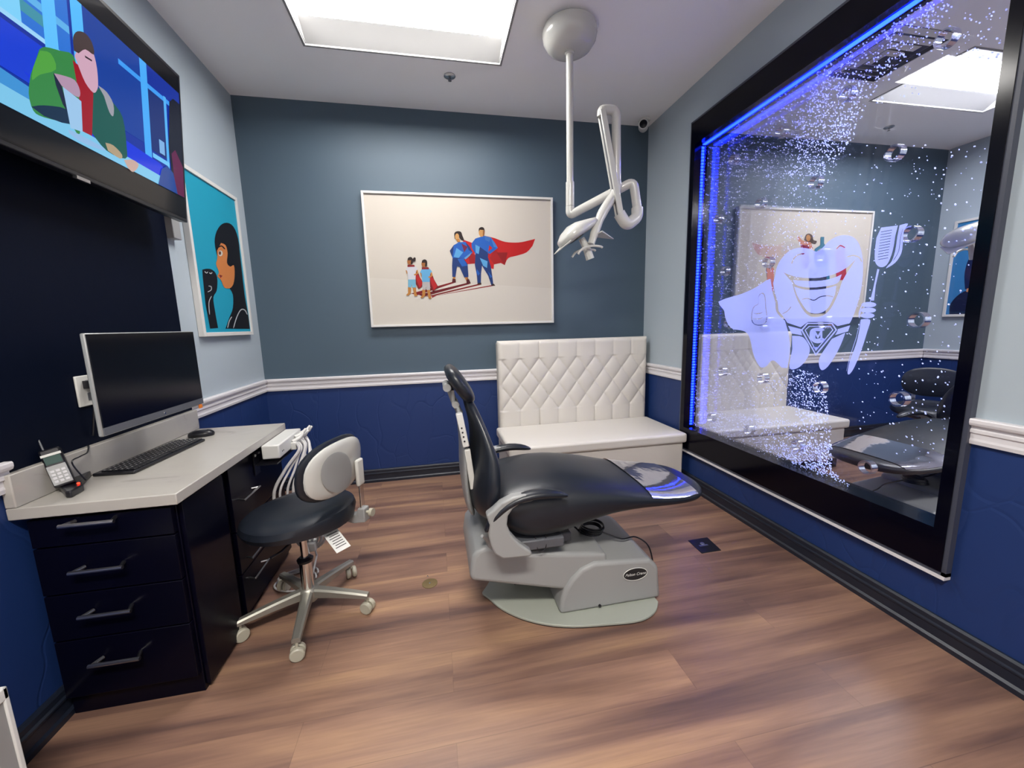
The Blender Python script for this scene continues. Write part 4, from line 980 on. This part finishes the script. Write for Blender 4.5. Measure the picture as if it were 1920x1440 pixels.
# ------------------------------------------------------------------ tufted bench
def make_bench(label, dx=0.0):
    t = thing('tufted_bench', label, 'bench', (1.1 + dx, 2.75, 0), 'tufted benches')
    X0, X1, Z0, Z1 = 0.473, 1.734, 0.0, 1.081; YF = 2.985
    MB().box((X0 + dx, YF + 0.012, 0.02), (X1 + dx, D - 0.03, Z1 - 0.012)).build('back_board', M['leather'], t, bevel=0.012, seg=3)
    sx, bz0, bz1 = 0.157, 0.528, 0.940; dz = (bz1 - bz0) / 2
    cx0 = 0.645
    nx, nz = 230, 124; mb = MB(); zb0 = 0.36
    V = []
    for j in range(nz + 1):
        z = zb0 + (Z1 - zb0) * j / nz; row = []
        for i in range(nx + 1):
            x = X0 + (X1 - X0) * i / nx
            ux = (x - cx0) / sx
            if z > bz1: g = abs(math.sin(PI * ux)) if 0.02 - 0.3 < ux < 6.3 else 1; g = max(g, 0) ** 0.21 * 1.0 if -0.5 < ux < 6.5 else 1
            elif z < bz0: g = abs(math.sin(PI * ux)) ** 0.21 if -0.5 < ux < 6.5 else 1
            else:
                v = (z - bz0) / dz; a, b = ux + v, ux - v
                g = (abs(math.sin(PI * a)) * abs(math.sin(PI * b))) ** 0.21 if -0.9 < ux < 6.9 else 0.5 + 0.5 * (abs(math.sin(PI * a)) * abs(math.sin(PI * b))) ** 0.21
                # soft fall-off toward the outer frame
            if z > bz1: g = 1 - (1 - g) * (0.75)
            e = min((x - X0), (X1 - x), (Z1 - z)); edge = min(1, max(0, e / 0.035)); edge = math.sqrt(1 - (1 - edge) ** 2)
            y = YF + 0.022 - 0.032 * (0.30 + 0.70 * g) * edge
            row.append(mb.bm.verts.new((x + dx, y, z)))
        V.append(row)
    for j in range(nz):
        for i in range(nx): mb.bm.faces.new((V[j][i], V[j][i + 1], V[j + 1][i + 1], V[j + 1][i]))
    bd = [V[0][i] for i in range(nx + 1)] + [V[j][nx] for j in range(1, nz + 1)] + [V[nz][i] for i in range(nx - 1, -1, -1)] + [V[j][0] for j in range(nz - 1, 0, -1)]
    bk = [mb.bm.verts.new((v.co.x, YF + 0.034, v.co.z)) for v in bd]
    for i in range(len(bd)): j = (i + 1) % len(bd); mb.bm.faces.new((bd[i], bk[i], bk[j], bd[j]))
    pad = mb.build('tufted_back', M['leather'], t, angle=80)
    for r in range(5):
        z = bz0 + (bz1 - bz0) * r / 4; k = 7 if r % 2 == 0 else 8
        for i in range(k):
            x = cx0 + sx * (i if k == 7 else i - 0.5)
            MB().ell((x + dx, YF + 0.010, z), (0.0085, 0.0065, 0.0085), None, 12).build('button', M['leather'], t)
    MB().box((0.440 + dx, 2.415, 0.335), (1.738 + dx, 2.975, 0.405)).build('seat_cushion', M['leather'], t, bevel=0.018, seg=4)
    MB().box((0.465 + dx, 2.44, 0.085), (1.722 + dx, 2.95, 0.332)).build('seat_base', M['leather'], t, bevel=0.012, seg=3)
    for x in (0.50, 1.69):
        for y in (2.49, 2.90): MB().box((x - 0.02 + dx, y - 0.02, 0), (x + 0.02 + dx, y + 0.02, 0.084)).build('leg', M['black'], t, smooth=False)
    return t
make_bench('cream tufted bench standing in the near room against the slate wall')
make_bench('cream tufted bench seen through the bubble window in the next room', 1.425)

# ------------------------------------------------------------------ dental chair
def make_chair(label, recline=0.0, scale=1.0):
    t = thing('dental_chair', label, 'dental chair', (0, 0, 0), 'dental chairs')
    YC = 1.53; OX = 0.5     # built where the near chair stands, origin moved to the base
    K = 1.055; YB = 1.60
    def P(x, y, z): return Vector((x * K - OX, y * K - YC, CAMZ + (z - CAMZ) * K))     # upholstery, arms, back
    def B(x, y, z): return Vector((x - OX, y - YC, z))                                  # base
    # seat
    prof = [(0.150, 0.545, 0.12, 0.500), (0.170, 0.572, 0.19, 0.470), (0.22, 0.598, 0.228, 0.438), (0.30, 0.617, 0.244, 0.394), (0.40, 0.625, 0.250, 0.392), (0.50, 0.618, 0.250, 0.415), (0.62, 0.594, 0.248, 0.452), (0.74, 0.560, 0.242, 0.468),
            (0.86, 0.532, 0.230, 0.466), (0.96, 0.518, 0.212, 0.460), (1.03, 0.512, 0.185, 0.458), (1.075, 0.508, 0.145, 0.460), (1.10, 0.500, 0.09, 0.465), (1.108, 0.492, 0.04, 0.474)]
    def sring(x, zt, hw, zb, grow=0.0, half=False):
        mid = zb + (zt - zb) * 0.52; out = []; N = 40
        for i in range(N):
            a = 2 * PI * i / N; c, s = math.cos(a), math.sin(a)
            f = lambda v, p: math.copysign(abs(v) ** p, v)
            y = (hw + grow) * f(c, 0.62); z = mid + ((zt - mid + grow) if s > 0 else (mid - zb)) * f(s, 0.72)
            out.append(P(x, YC + y, z))
        return out
    def interp(x):
        for a, b in zip(prof, prof[1:]):
            if a[0] <= x <= b[0]:
                s = (x - a[0]) / (b[0] - a[0]); return [p + (q - p) * s for p, q in zip(a, b)]
    pr = smooth_path([(p[0], p[1], p[2]) for p in prof], 3); pz = smooth_path([(p[0], p[3], 0) for p in prof], 3)
    MB().loft([sring(a.x, a.y, a.z, b.y) for a, b in zip(pr, pz)]).build('seat', M['vinyl'], t, angle=60)
    # clear cover over the toe end: top half only
    rings = []
    for k in range(10):
        x = 0.795 + 0.235 * k / 9; q = interp(x); r = sring(q[0], q[1], q[2], q[3], 0.0035)
        rings.append(r[2:19])
    mb = MB().loft(rings, cap=False, closed=False)
    o = mb.build('toe_cover', M['film'], t, angle=60); o['label'] = 'shiny clear plastic toe cover'
    # backrest: loft of ovals, leaning by recline
    piv = P(0.17, YC, 0.50); RR = Matrix.Rotation(-recline, 3, 'Y')
    def bk(v): return piv + RR @ (v - piv)
    rings = []
    for z, x, hw, th in smooth4([(0.455, 0.168, 0.05, 0.03), (0.475, 0.162, 0.14, 0.07), (0.52, 0.152, 0.215, 0.10), (0.58, 0.146, 0.240, 0.108), (0.65, 0.150, 0.240, 0.10), (0.72, 0.156, 0.222, 0.082), (0.78, 0.150, 0.195, 0.062), (0.84, 0.138, 0.160, 0.05), (0.895, 0.122, 0.12, 0.042), (0.925, 0.112, 0.07, 0.03), (0.935, 0.108, 0.03, 0.015)]):
        ring = []
        for i in range(32):
            a = 2 * PI * i / 32; f = lambda v, p: math.copysign(abs(v) ** p, v)
            yy = hw * f(math.cos(a), 0.7); ring.append(bk(P(x + th / 2 * f(math.sin(a), 0.8) + 0.55 * yy * yy, YC + yy, z)))
        rings.append(ring)
    b = MB().loft(rings).build('backrest', M['vinyl'], t, angle=60)
    rings = []
    for z, x, hw, th in smooth4([(0.47, 0.112, 0.09, 0.02), (0.52, 0.098, 0.125, 0.03), (0.62, 0.088, 0.135, 0.03), (0.72, 0.090, 0.13, 0.03), (0.80, 0.086, 0.11, 0.026), (0.87, 0.078, 0.07, 0.022), (0.90, 0.074, 0.04, 0.018)]):
        rings.append([bk(P(x + th / 2 * math.sin(a), YC + hw * math.copysign(abs(math.cos(a)) ** 0.6, math.cos(a)), z)) for a in [2 * PI * i / 24 for i in range(24)]])
    MB().loft(rings).build('back_shell', M['grey'], t, angle=60)
    # control strip on the side of the back shell
    def strip(x0, z0, x1, z1, w, y0, y1):
        d = Vector((x1 - x0, 0, z1 - z0)).normalized(); n = Vector((d.z, 0, -d.x)) * w / 2
        A = [Vector((x0, 0, z0)) - n, Vector((x0, 0, z0)) + n, Vector((x1, 0, z1)) + n, Vector((x1, 0, z1)) - n]
        mb = MB(); return mb.loft([[bk(P(v.x, y, v.z)) for v in A] for y in (y0, y1)])
    cs_ = strip(0.093, 0.765, 0.072, 0.893, 0.024, 1.385, 1.41).build('control_strip', M['white'], t, bevel=0.004)
    strip(0.112, 0.60, 0.096, 0.755, 0.022, 1.387, 1.41).build('side_rail', M['cream'], t, bevel=0.004)
    for k in range(4):
        s = 0.28 + k * 0.13; c = bk(P(0.093 - 0.021 * s, 1.385, 0.765 + 0.128 * s - 0.012))
        MB().lathe([(0.001, 0.001), (0.0035, 0.0), (0.0035, -0.0025), (0.001, -0.003)], c, 'Y', 10).build('button', M['black'], cs_)
    # headrest
    hc = P(0.086, YC, 0.982); Rh = Matrix.Rotation(math.radians(-33) , 3, 'Y')
    rings = []
    MB().ell(bk(hc), (0.030, 0.130, 0.090), RR @ Rh, 28, 2.7).build('headrest', M['vinyl'], t, angle=70)
    mb = MB().tube([bk(P(0.045, YC, 0.985)), bk(P(0.050, YC, 0.95)), bk(P(0.066, YC, 0.90)), bk(P(0.085, YC, 0.86))], 0.013, 10)
    mb.tube([bk(P(0.036, YC - 0.06, 0.975)), bk(P(0.036, YC + 0.06, 0.975))], 0.016, 14).tube([bk(P(0.066, YC - 0.045, 0.905)), bk(P(0.066, YC + 0.045, 0.905))], 0.014, 14)
    mb.box(bk(P(0.052, YC - 0.03, 0.90)), bk(P(0.064, YC + 0.03, 0.96))); mb.build('headrest_bracket', M['grey'], t)
    # armrests
    for sg in (-1, 1):
        ya = YC + sg * 0.275
        path = [(0.135, 0.495, .010, .008), (0.155, 0.535, .020, .014), (0.19, 0.575, .026, .016), (0.24, 0.606, .028, .016), (0.30, 0.617, .029, .018), (0.36, 0.616, .028, .018), (0.41, 0.606, .022, .014), (0.438, 0.597, .008, .005)]
        rings = []
        for i, (x, z, w, h) in enumerate(path):
            a_, b_ = path[max(i - 1, 0)], path[min(i + 1, len(path) - 1)]; d = Vector((b_[0] - a_[0], 0, b_[1] - a_[1])).normalized(); n = Vector((-d.z, 0, d.x))
            rings.append([P(x, ya, z) + Vector((0, 1, 0)) * w * math.cos(q) + n * h * math.sin(q) for q in [2 * PI * k / 16 for k in range(16)]])
        MB().loft(rings).build('armrest', M['vinyl'], t, angle=60, subsurf=1)
        # grey side bracket, outline measured on the near side
        out = [(v.x, v.z) for v in [px(u, v, 1, 1.304) for u, v in ((912, 968), (925, 958), (940, 944), (962, 933), (986, 928), (1004, 930), (1001, 940), (975, 946), (962, 955), (953, 968), (951, 985), (958, 1003), (972, 1019), (988, 1030), (998, 1036), (996, 1044), (975, 1046), (943, 1049), (928, 1040), (921, 1025), (916, 1005), (918, 985))]]
        MB().prism(out, lambda x, z: B(x, 1.614 + sg * 0.310, z), lambda x, z: B(x, 1.614 + sg * 0.268, z)).build('side_bracket', M['grey'], t, bevel=0.007, seg=3)
    mb = MB().box(P(0.19, YC - 0.22, 0.37), P(0.44, YC + 0.22, 0.41)); mb.box(P(0.26, YC - 0.13, 0.33), P(0.50, YC + 0.13, 0.37)); mb.build('lift_frame', M['greyd'], t, bevel=0.006)
    MB().tube([P(0.13, 1.31, 0.455), P(0.145, 1.33, 0.44), P(0.165, 1.35, 0.41), P(0.17, 1.36, 0.34)], [0.006, 0.012, 0.02, 0.026], 10).build('pivot_cover', M['grey'], t)
    # base: lift arm body, housing and floor plate
    MB().prism([(0.088, 0.215), (0.086, 0.245), (0.098, 0.315), (0.125, 0.345), (0.16, 0.352), (0.33, 0.30), (0.66, 0.250), (0.66, 0.12), (0.48, 0.108)], lambda x, z: B(x, 1.405, z), lambda x, z: B(x, 1.79, z)).build('lift_arm_cover', M['grey'], t, bevel=0.018, seg=4)
    MB().prism([(0.447, 0.016), (0.452, 0.075), (0.468, 0.122), (0.498, 0.168), (0.54, 0.205), (0.60, 0.226), (0.85, 0.205), (0.888, 0.165), (0.902, 0.016)], lambda x, z: B(x, 1.39, z), lambda x, z: B(x, 1.80, z)).build('base_housing', M['grey'], t, bevel=0.016, seg=4)
    near = [Vector((0.150, 1.60, 0))] + [px(u, v, 2, 0.0) for u, v in ((918, 1128), (940, 1146), (975, 1163), (1020, 1175), (1075, 1180), (1140, 1176), (1190, 1171), (1215, 1163), (1230, 1150), (1234, 1134))]
    pl = crv([(v.x, min(v.y, 1.595)) for v in near], 3); pl = pl + [(x, 2 * YB - y) for x, y in pl[::-1]]
    MB().prism(pl, lambda x, y: B(x, y, 0.006), lambda x, y: B(x, y, 0.016)).build('floor_plate', M['plate'], t, bevel=0.002)
    MB().prism([(0.5 + (x - 0.5) * 0.985, YB + (y - YB) * 0.985) for x, y in pl], lambda x, y: B(x, y, 0.0), lambda x, y: B(x, y, 0.006)).build('rubber_pad', M['black'], t)
    MB().lathe([(0.001, 0), (0.006, 0), (0.006, -0.006), (0.001, -0.008)], B(0.62, 1.39, 0.03), 'Y', 10).build('plug_screw', M['black'], t)
    bx, bz = 0.778, 0.150
    def ov(r, y0, y1): return [[B(bx + 0.054 * r * math.cos(a), y, bz + 0.028 * r * math.sin(a)) for a in [2 * PI * i / 32 for i in range(32)]] for y in (y0, y1)]
    bd = MB().loft(ov(1.0, 1.3895, 1.3865)).build('badge', M['ink'], t)
    MB().tube([B(bx + 0.054 * math.cos(a), 1.3868, bz + 0.028 * math.sin(a)) for a in [2 * PI * i / 32 for i in range(33)]], 0.0016, 6).build('badge_rim', M['white'], bd)
    text_part('badge_lettering', 'Pelton Crane', 0.0175, M['white'], bd, B(bx, 1.3860, bz), (PI / 2, 0, 0), 0.35, 0.0003)
    # coiled foot control lead on the housing
    mb = MB()
    for k in range(5):
        r = 0.052 - 0.004 * (k % 3); c = B(0.655 + 0.003 * k, 1.58, 0.262 + 0.006 * k)
        mb.tube([c + Vector((r * math.cos(a), r * math.sin(a), 0.002 * math.sin(a * 2))) for a in [2 * PI * i / 30 for i in range(31)]], 0.004, 8)
    mb.tube(smooth_path([B(0.60, 1.56, 0.27), B(0.56, 1.6, 0.30), B(0.50, 1.6, 0.33), B(0.45, 1.58, 0.35)]), 0.004, 8)
    mb.tube(smooth_path([B(0.70, 1.55, 0.262), B(0.78, 1.52, 0.235), B(0.86, 1.54, 0.222), B(0.915, 1.52, 0.18), B(0.93, 1.50, 0.09), B(0.925, 1.49, 0.02)]), 0.0035, 8)
    mb.build('coiled_lead', M['black'], t)
    MB().tube(smooth_path([P(0.33, 1.32, 0.42), P(0.335, 1.31, 0.375), P(0.35, 1.31, 0.362), P(0.368, 1.31, 0.38), P(0.37, 1.32, 0.43)]), 0.002, 6).build('cable_loop', M['black'], t)
    MB().box(B(0.30, 1.62, 0.016), B(0.46, 1.74, 0.22)).build('shadow_column', M['black'], t)  # black block stands in for the dark shadow beneath the lift arm
    return t, (OX, YC)
def smooth4(rows, n=3):
    A = smooth_path([(r[0], r[1], r[2]) for r in rows], n); B = smooth_path([(r[3], 0, 0) for r in rows], n)
    return [(a.x, a.y, a.z, b.x) for a, b in zip(A, B)]
ch, (ox, oy) = make_chair('black dental chair with grey base in the middle of the near room')
ch.location = (ox, oy, 0)
ch2, _ = make_chair('black dental chair seen through the bubble window in the next room')
ch2.location = (2.80, 1.69, 0); ch2.rotation_euler = (0, 0, math.radians(180))

# ------------------------------------------------------------------ overhead dental lights
def make_light(label, dome, pole, arm_end, drop, uturn, uend, elbow, yoke_top, yoke_bot, group):
    t = thing('dental_light', label, 'dental light', dome, group)
    x, y = dome[0], dome[1]
    MB().lathe([(0.001, H), (0.125, H), (0.140, H - 0.012), (0.144, H - 0.035), (0.138, H - 0.065), (0.118, H - 0.095), (0.090, H - 0.112), (0.060, H - 0.118), (0.001, H - 0.119)], (x, y, 0), n=40).build('ceiling_dome', M['cream'], t)
    MB().lathe([(0.001, H - 0.116), (0.026, H - 0.118), (0.026, H - 0.126), (0.021, H - 0.130), (0.001, H - 0.130)], (x, y, 0), n=24).build('collar', M['cream'], t)
    zb = pole
    MB().tube([(x, y, H - 0.12), (x, y, zb + 0.10)], 0.019, 20).build('pole', M['cream'], t)
    MB().tube([(x, y, zb + 0.145), (x, y, zb + 0.02)], 0.0235, 20).build('pole_sleeve', M['cream'], t)
    MB().tube(round_path([(x, y, zb + 0.018), (x, y, zb - 0.028), arm_end, drop], 0.035, 6), 0.024, 18).build('swing_arm', M['cream'], t)
    MB().tube(round_path([Vector(drop) + Vector((0, 0, -0.002)), Vector(uturn[0]), Vector(uturn[1]), uend], 0.06, 7), 0.031, 18).build('lower_elbow', M['cream'], t)
    # spring arm: flat-sided, slotted
    a, b = Vector(uend), Vector(elbow[0]); d = (b - a).normalized(); w = d.cross(Vector((0, 1, 0))).normalized(); yv = w.cross(d)
    def bar(o, hw, hd, s0, s1): return [[a + d * s * (b - a).length + w * i * hw + yv * (j * hd + o) for i, j in ((-1, -1), (1, -1), (1, 1), (-1, 1))] for s in (s0, s1)]
    MB().loft(bar(0.016, 0.016, 0.007, -0.03, 1.02)).loft(bar(-0.016, 0.016, 0.007, -0.03, 1.02)).build('spring_arm', M['cream'], t, bevel=0.005)
    MB().loft(bar(0, 0.010, 0.010, 0.0, 1.0)).build('spring_slot', M['greyd'], t)
    MB().tube(round_path([elbow[0] - Vector((0, 0, 0.02)), elbow[0] + Vector((0, 0, 0.012)), elbow[1], Vector(yoke_top)], 0.035, 7), 0.0235, 18).build('upper_arm', M['cream'], t)
    yt, yb = Vector(yoke_top), Vector(yoke_bot)
    k = yt + Vector((-0.004, 0, -0.05))
    MB().tube(smooth_path([yt, k, (k + yb) / 2 + Vector((-0.012, 0, 0.012)), yb], 7), [0.025] * 10 + [0.026] * 5 + [0.023] * 4 + [0.019] * 3, 16).build('yoke', M['cream'], t)
    # head: fish shaped shell, lens below, handles
    hc = yb + Vector((-0.065, 0.02, 0.065)); ang = math.radians(33)
    Rh = Matrix.Rotation(-ang, 3, 'Y')
    rings = []
    for s, w_, h0, h1 in ((-1.0, 0.020, 0.004, -0.010), (-0.9, 0.050, 0.016, -0.016), (-0.65, 0.078, 0.032, -0.020), (-0.3, 0.088, 0.042, -0.020), (0.05, 0.078, 0.040, -0.020), (0.4, 0.052, 0.030, -0.020), (0.75, 0.030, 0.020, -0.018), (1.0, 0.018, 0.012, -0.012)):
        ring = []
        for i in range(24):
            q = 2 * PI * i / 24; zz = (h0 if math.sin(q) > 0 else -h1) * abs(math.sin(q)) ** 0.8 * (1 if math.sin(q) > 0 else -1)
            ring.append(hc + Rh @ Vector((s * 0.118, w_ * 1.1 * math.cos(q), zz * 1.25)))
        rings.append(ring)
    hd = MB().loft(rings).build('lamp_head', M['cream'], t, angle=70)
    MB().ell(hc + Rh @ Vector((-0.03, 0, -0.020)), (0.055, 0.06, 0.010), Rh, 18).build('lamp_lens', M['screen'], hd)
    # pointed shields front and rear
    def fin(p, q, w0, w1):
        p, q = Vector(p), Vector(q); d = (q - p).normalized(); s_ = Vector((0, 1, 0)); n_ = d.cross(s_).normalized()
        return MB().loft([[p + s_ * w0 + n_ * 0.004, p - s_ * w0 + n_ * 0.004, p - s_ * w0 - n_ * 0.004, p + s_ * w0 - n_ * 0.004], [q + s_ * w1 + n_ * 0.002, q - s_ * w1 + n_ * 0.002, q - s_ * w1 - n_ * 0.002, q + s_ * w1 - n_ * 0.002]])
    fin(hc + Rh @ Vector((-0.085, 0, -0.014)), hc + Vector((-0.128, 0, -0.112)), 0.085, 0.004).build('front_shield', M['cream'], hd, bevel=0.002)
    fin(yb + Vector((0.035, 0, 0.055)), yb + Vector((0.135, 0.02, 0.035)), 0.06, 0.004).build('rear_shield', M['cream'], hd, bevel=0.002)
    st = hc + Vector((0.02, 0, -0.03))
    MB().tube([st, st + Vector((0.028, 0, -0.045)), st + Vector((0.05, 0, -0.105))], [0.016, 0.020, 0.022], 10).build('handle_stem', M['cream'], hd)
    for yy in (-0.045, 0.045):
        q = st + Vector((0.03, yy, -0.06))
        MB().tube(smooth_path([q + Vector((-0.065, 0, -0.028)), q + Vector((-0.04, 0, 0.0)), q + Vector((0.01, 0, 0.014)), q + Vector((0.055, 0, 0.012)), q + Vector((0.068, 0, 0.006))], 4), 0.006, 8).build('handle', M['cream'], hd)
    return t
Vv = Vector
make_light('cream overhead dental light on a ceiling pole in the near room', (0.783, 2.2, H), 1.83, (1.09, 2.06, 1.945), (1.112, 2.055, 1.81), ((1.110, 2.05, 1.762), (1.045, 2.04, 1.712)), (1.000, 2.04, 1.775),
           (Vv((0.905, 2.06, 2.27)), Vv((0.985, 2.06, 2.288))), (0.992, 2.06, 1.94), (0.825, 2.0, 1.605), 'dental lights')
make_light('cream overhead dental light partly hidden in the next room behind the panel frame', (3.45, 1.5, H), 1.95, (3.30, 1.75, 2.05), (3.28, 1.76, 1.95), ((3.27, 1.76, 1.88), (3.22, 1.76, 1.83)), (3.18, 1.76, 1.87),
           (Vv((3.13, 1.76, 2.02)), Vv((3.11, 1.745, 2.03))), (3.10, 1.745, 1.75), (3.05, 1.74, 1.58), 'dental lights')

# ------------------------------------------------------------------ small floor things
t = thing('floor_outlet', 'dark square outlet plate set in the floor beside the chair', 'floor outlet', (1.36, 1.72, 0))
q = [px(u, v, 2, 0.001) for u, v in ((1290, 1014), (1326, 1008), (1352, 1032), (1316, 1038))]
MB().prism([(v.x, v.y) for v in q], lambda x, y: (x, y, 0.0002), lambda x, y: (x, y, 0.004)).build('plate', M['black'], t, bevel=0.001)
MB().box((1.335, 1.712, 0.0041), (1.385, 1.724, 0.006)).lathe([(0.001, 0.004), (0.012, 0.004), (0.010, 0.007), (0.001, 0.007)], (1.365, 1.735, 0)).build('latch', M['steel'], t)
t = thing('floor_cap', 'small round brass cover set in the wood floor near the stool', 'floor cap', (-0.084, 1.742, 0))  # plain round cap in the floor
MB().lathe([(0.001, 0.0005), (0.036, 0.0005), (0.036, 0.002), (0.032, 0.0026), (0.001, 0.0028)], (-0.084, 1.742, 0)).build('disc', M['brass'], t)
MB().lathe([(0.001, 0.002), (0.005, 0.002), (0.004, 0.0038), (0.001, 0.004)], (-0.084, 1.742, 0), n=12).build('screw', M['chrome'], t)
o = MB().lathe([(0.001, 0.0003), (0.004, 0.0004), (0.003, 0.002), (0.001, 0.0022)], (-0.095, 1.80, 0), n=12).build('floor_stud', M['chrome'], None, org=(-0.095, 1.80, 0))
tag(o, 'tiny bright metal stud in the floor beside the brass cover', 'stud')
# white bin at the left edge
BC = px(30, 1350, 0, -1.0); BT = px(18, 1281, 0, -1.0).z
t = thing('waste_bin', 'pale grey bin with white rim at the lower left by the wall', 'bin', (-1.08, BC.y - 0.11, 0))
MB().box((-1.165, BC.y - 0.22, 0.0), (-1.004, BC.y - 0.006, BT - 0.02)).build('body', M['silver'], t, bevel=0.006)
MB().box((-1.17, BC.y - 0.225, BT - 0.03), (-1.0, BC.y, BT)).box((-1.006, BC.y - 0.012, 0.0), (-1.0, BC.y, BT)).build('rim', M['white'], t, bevel=0.003)
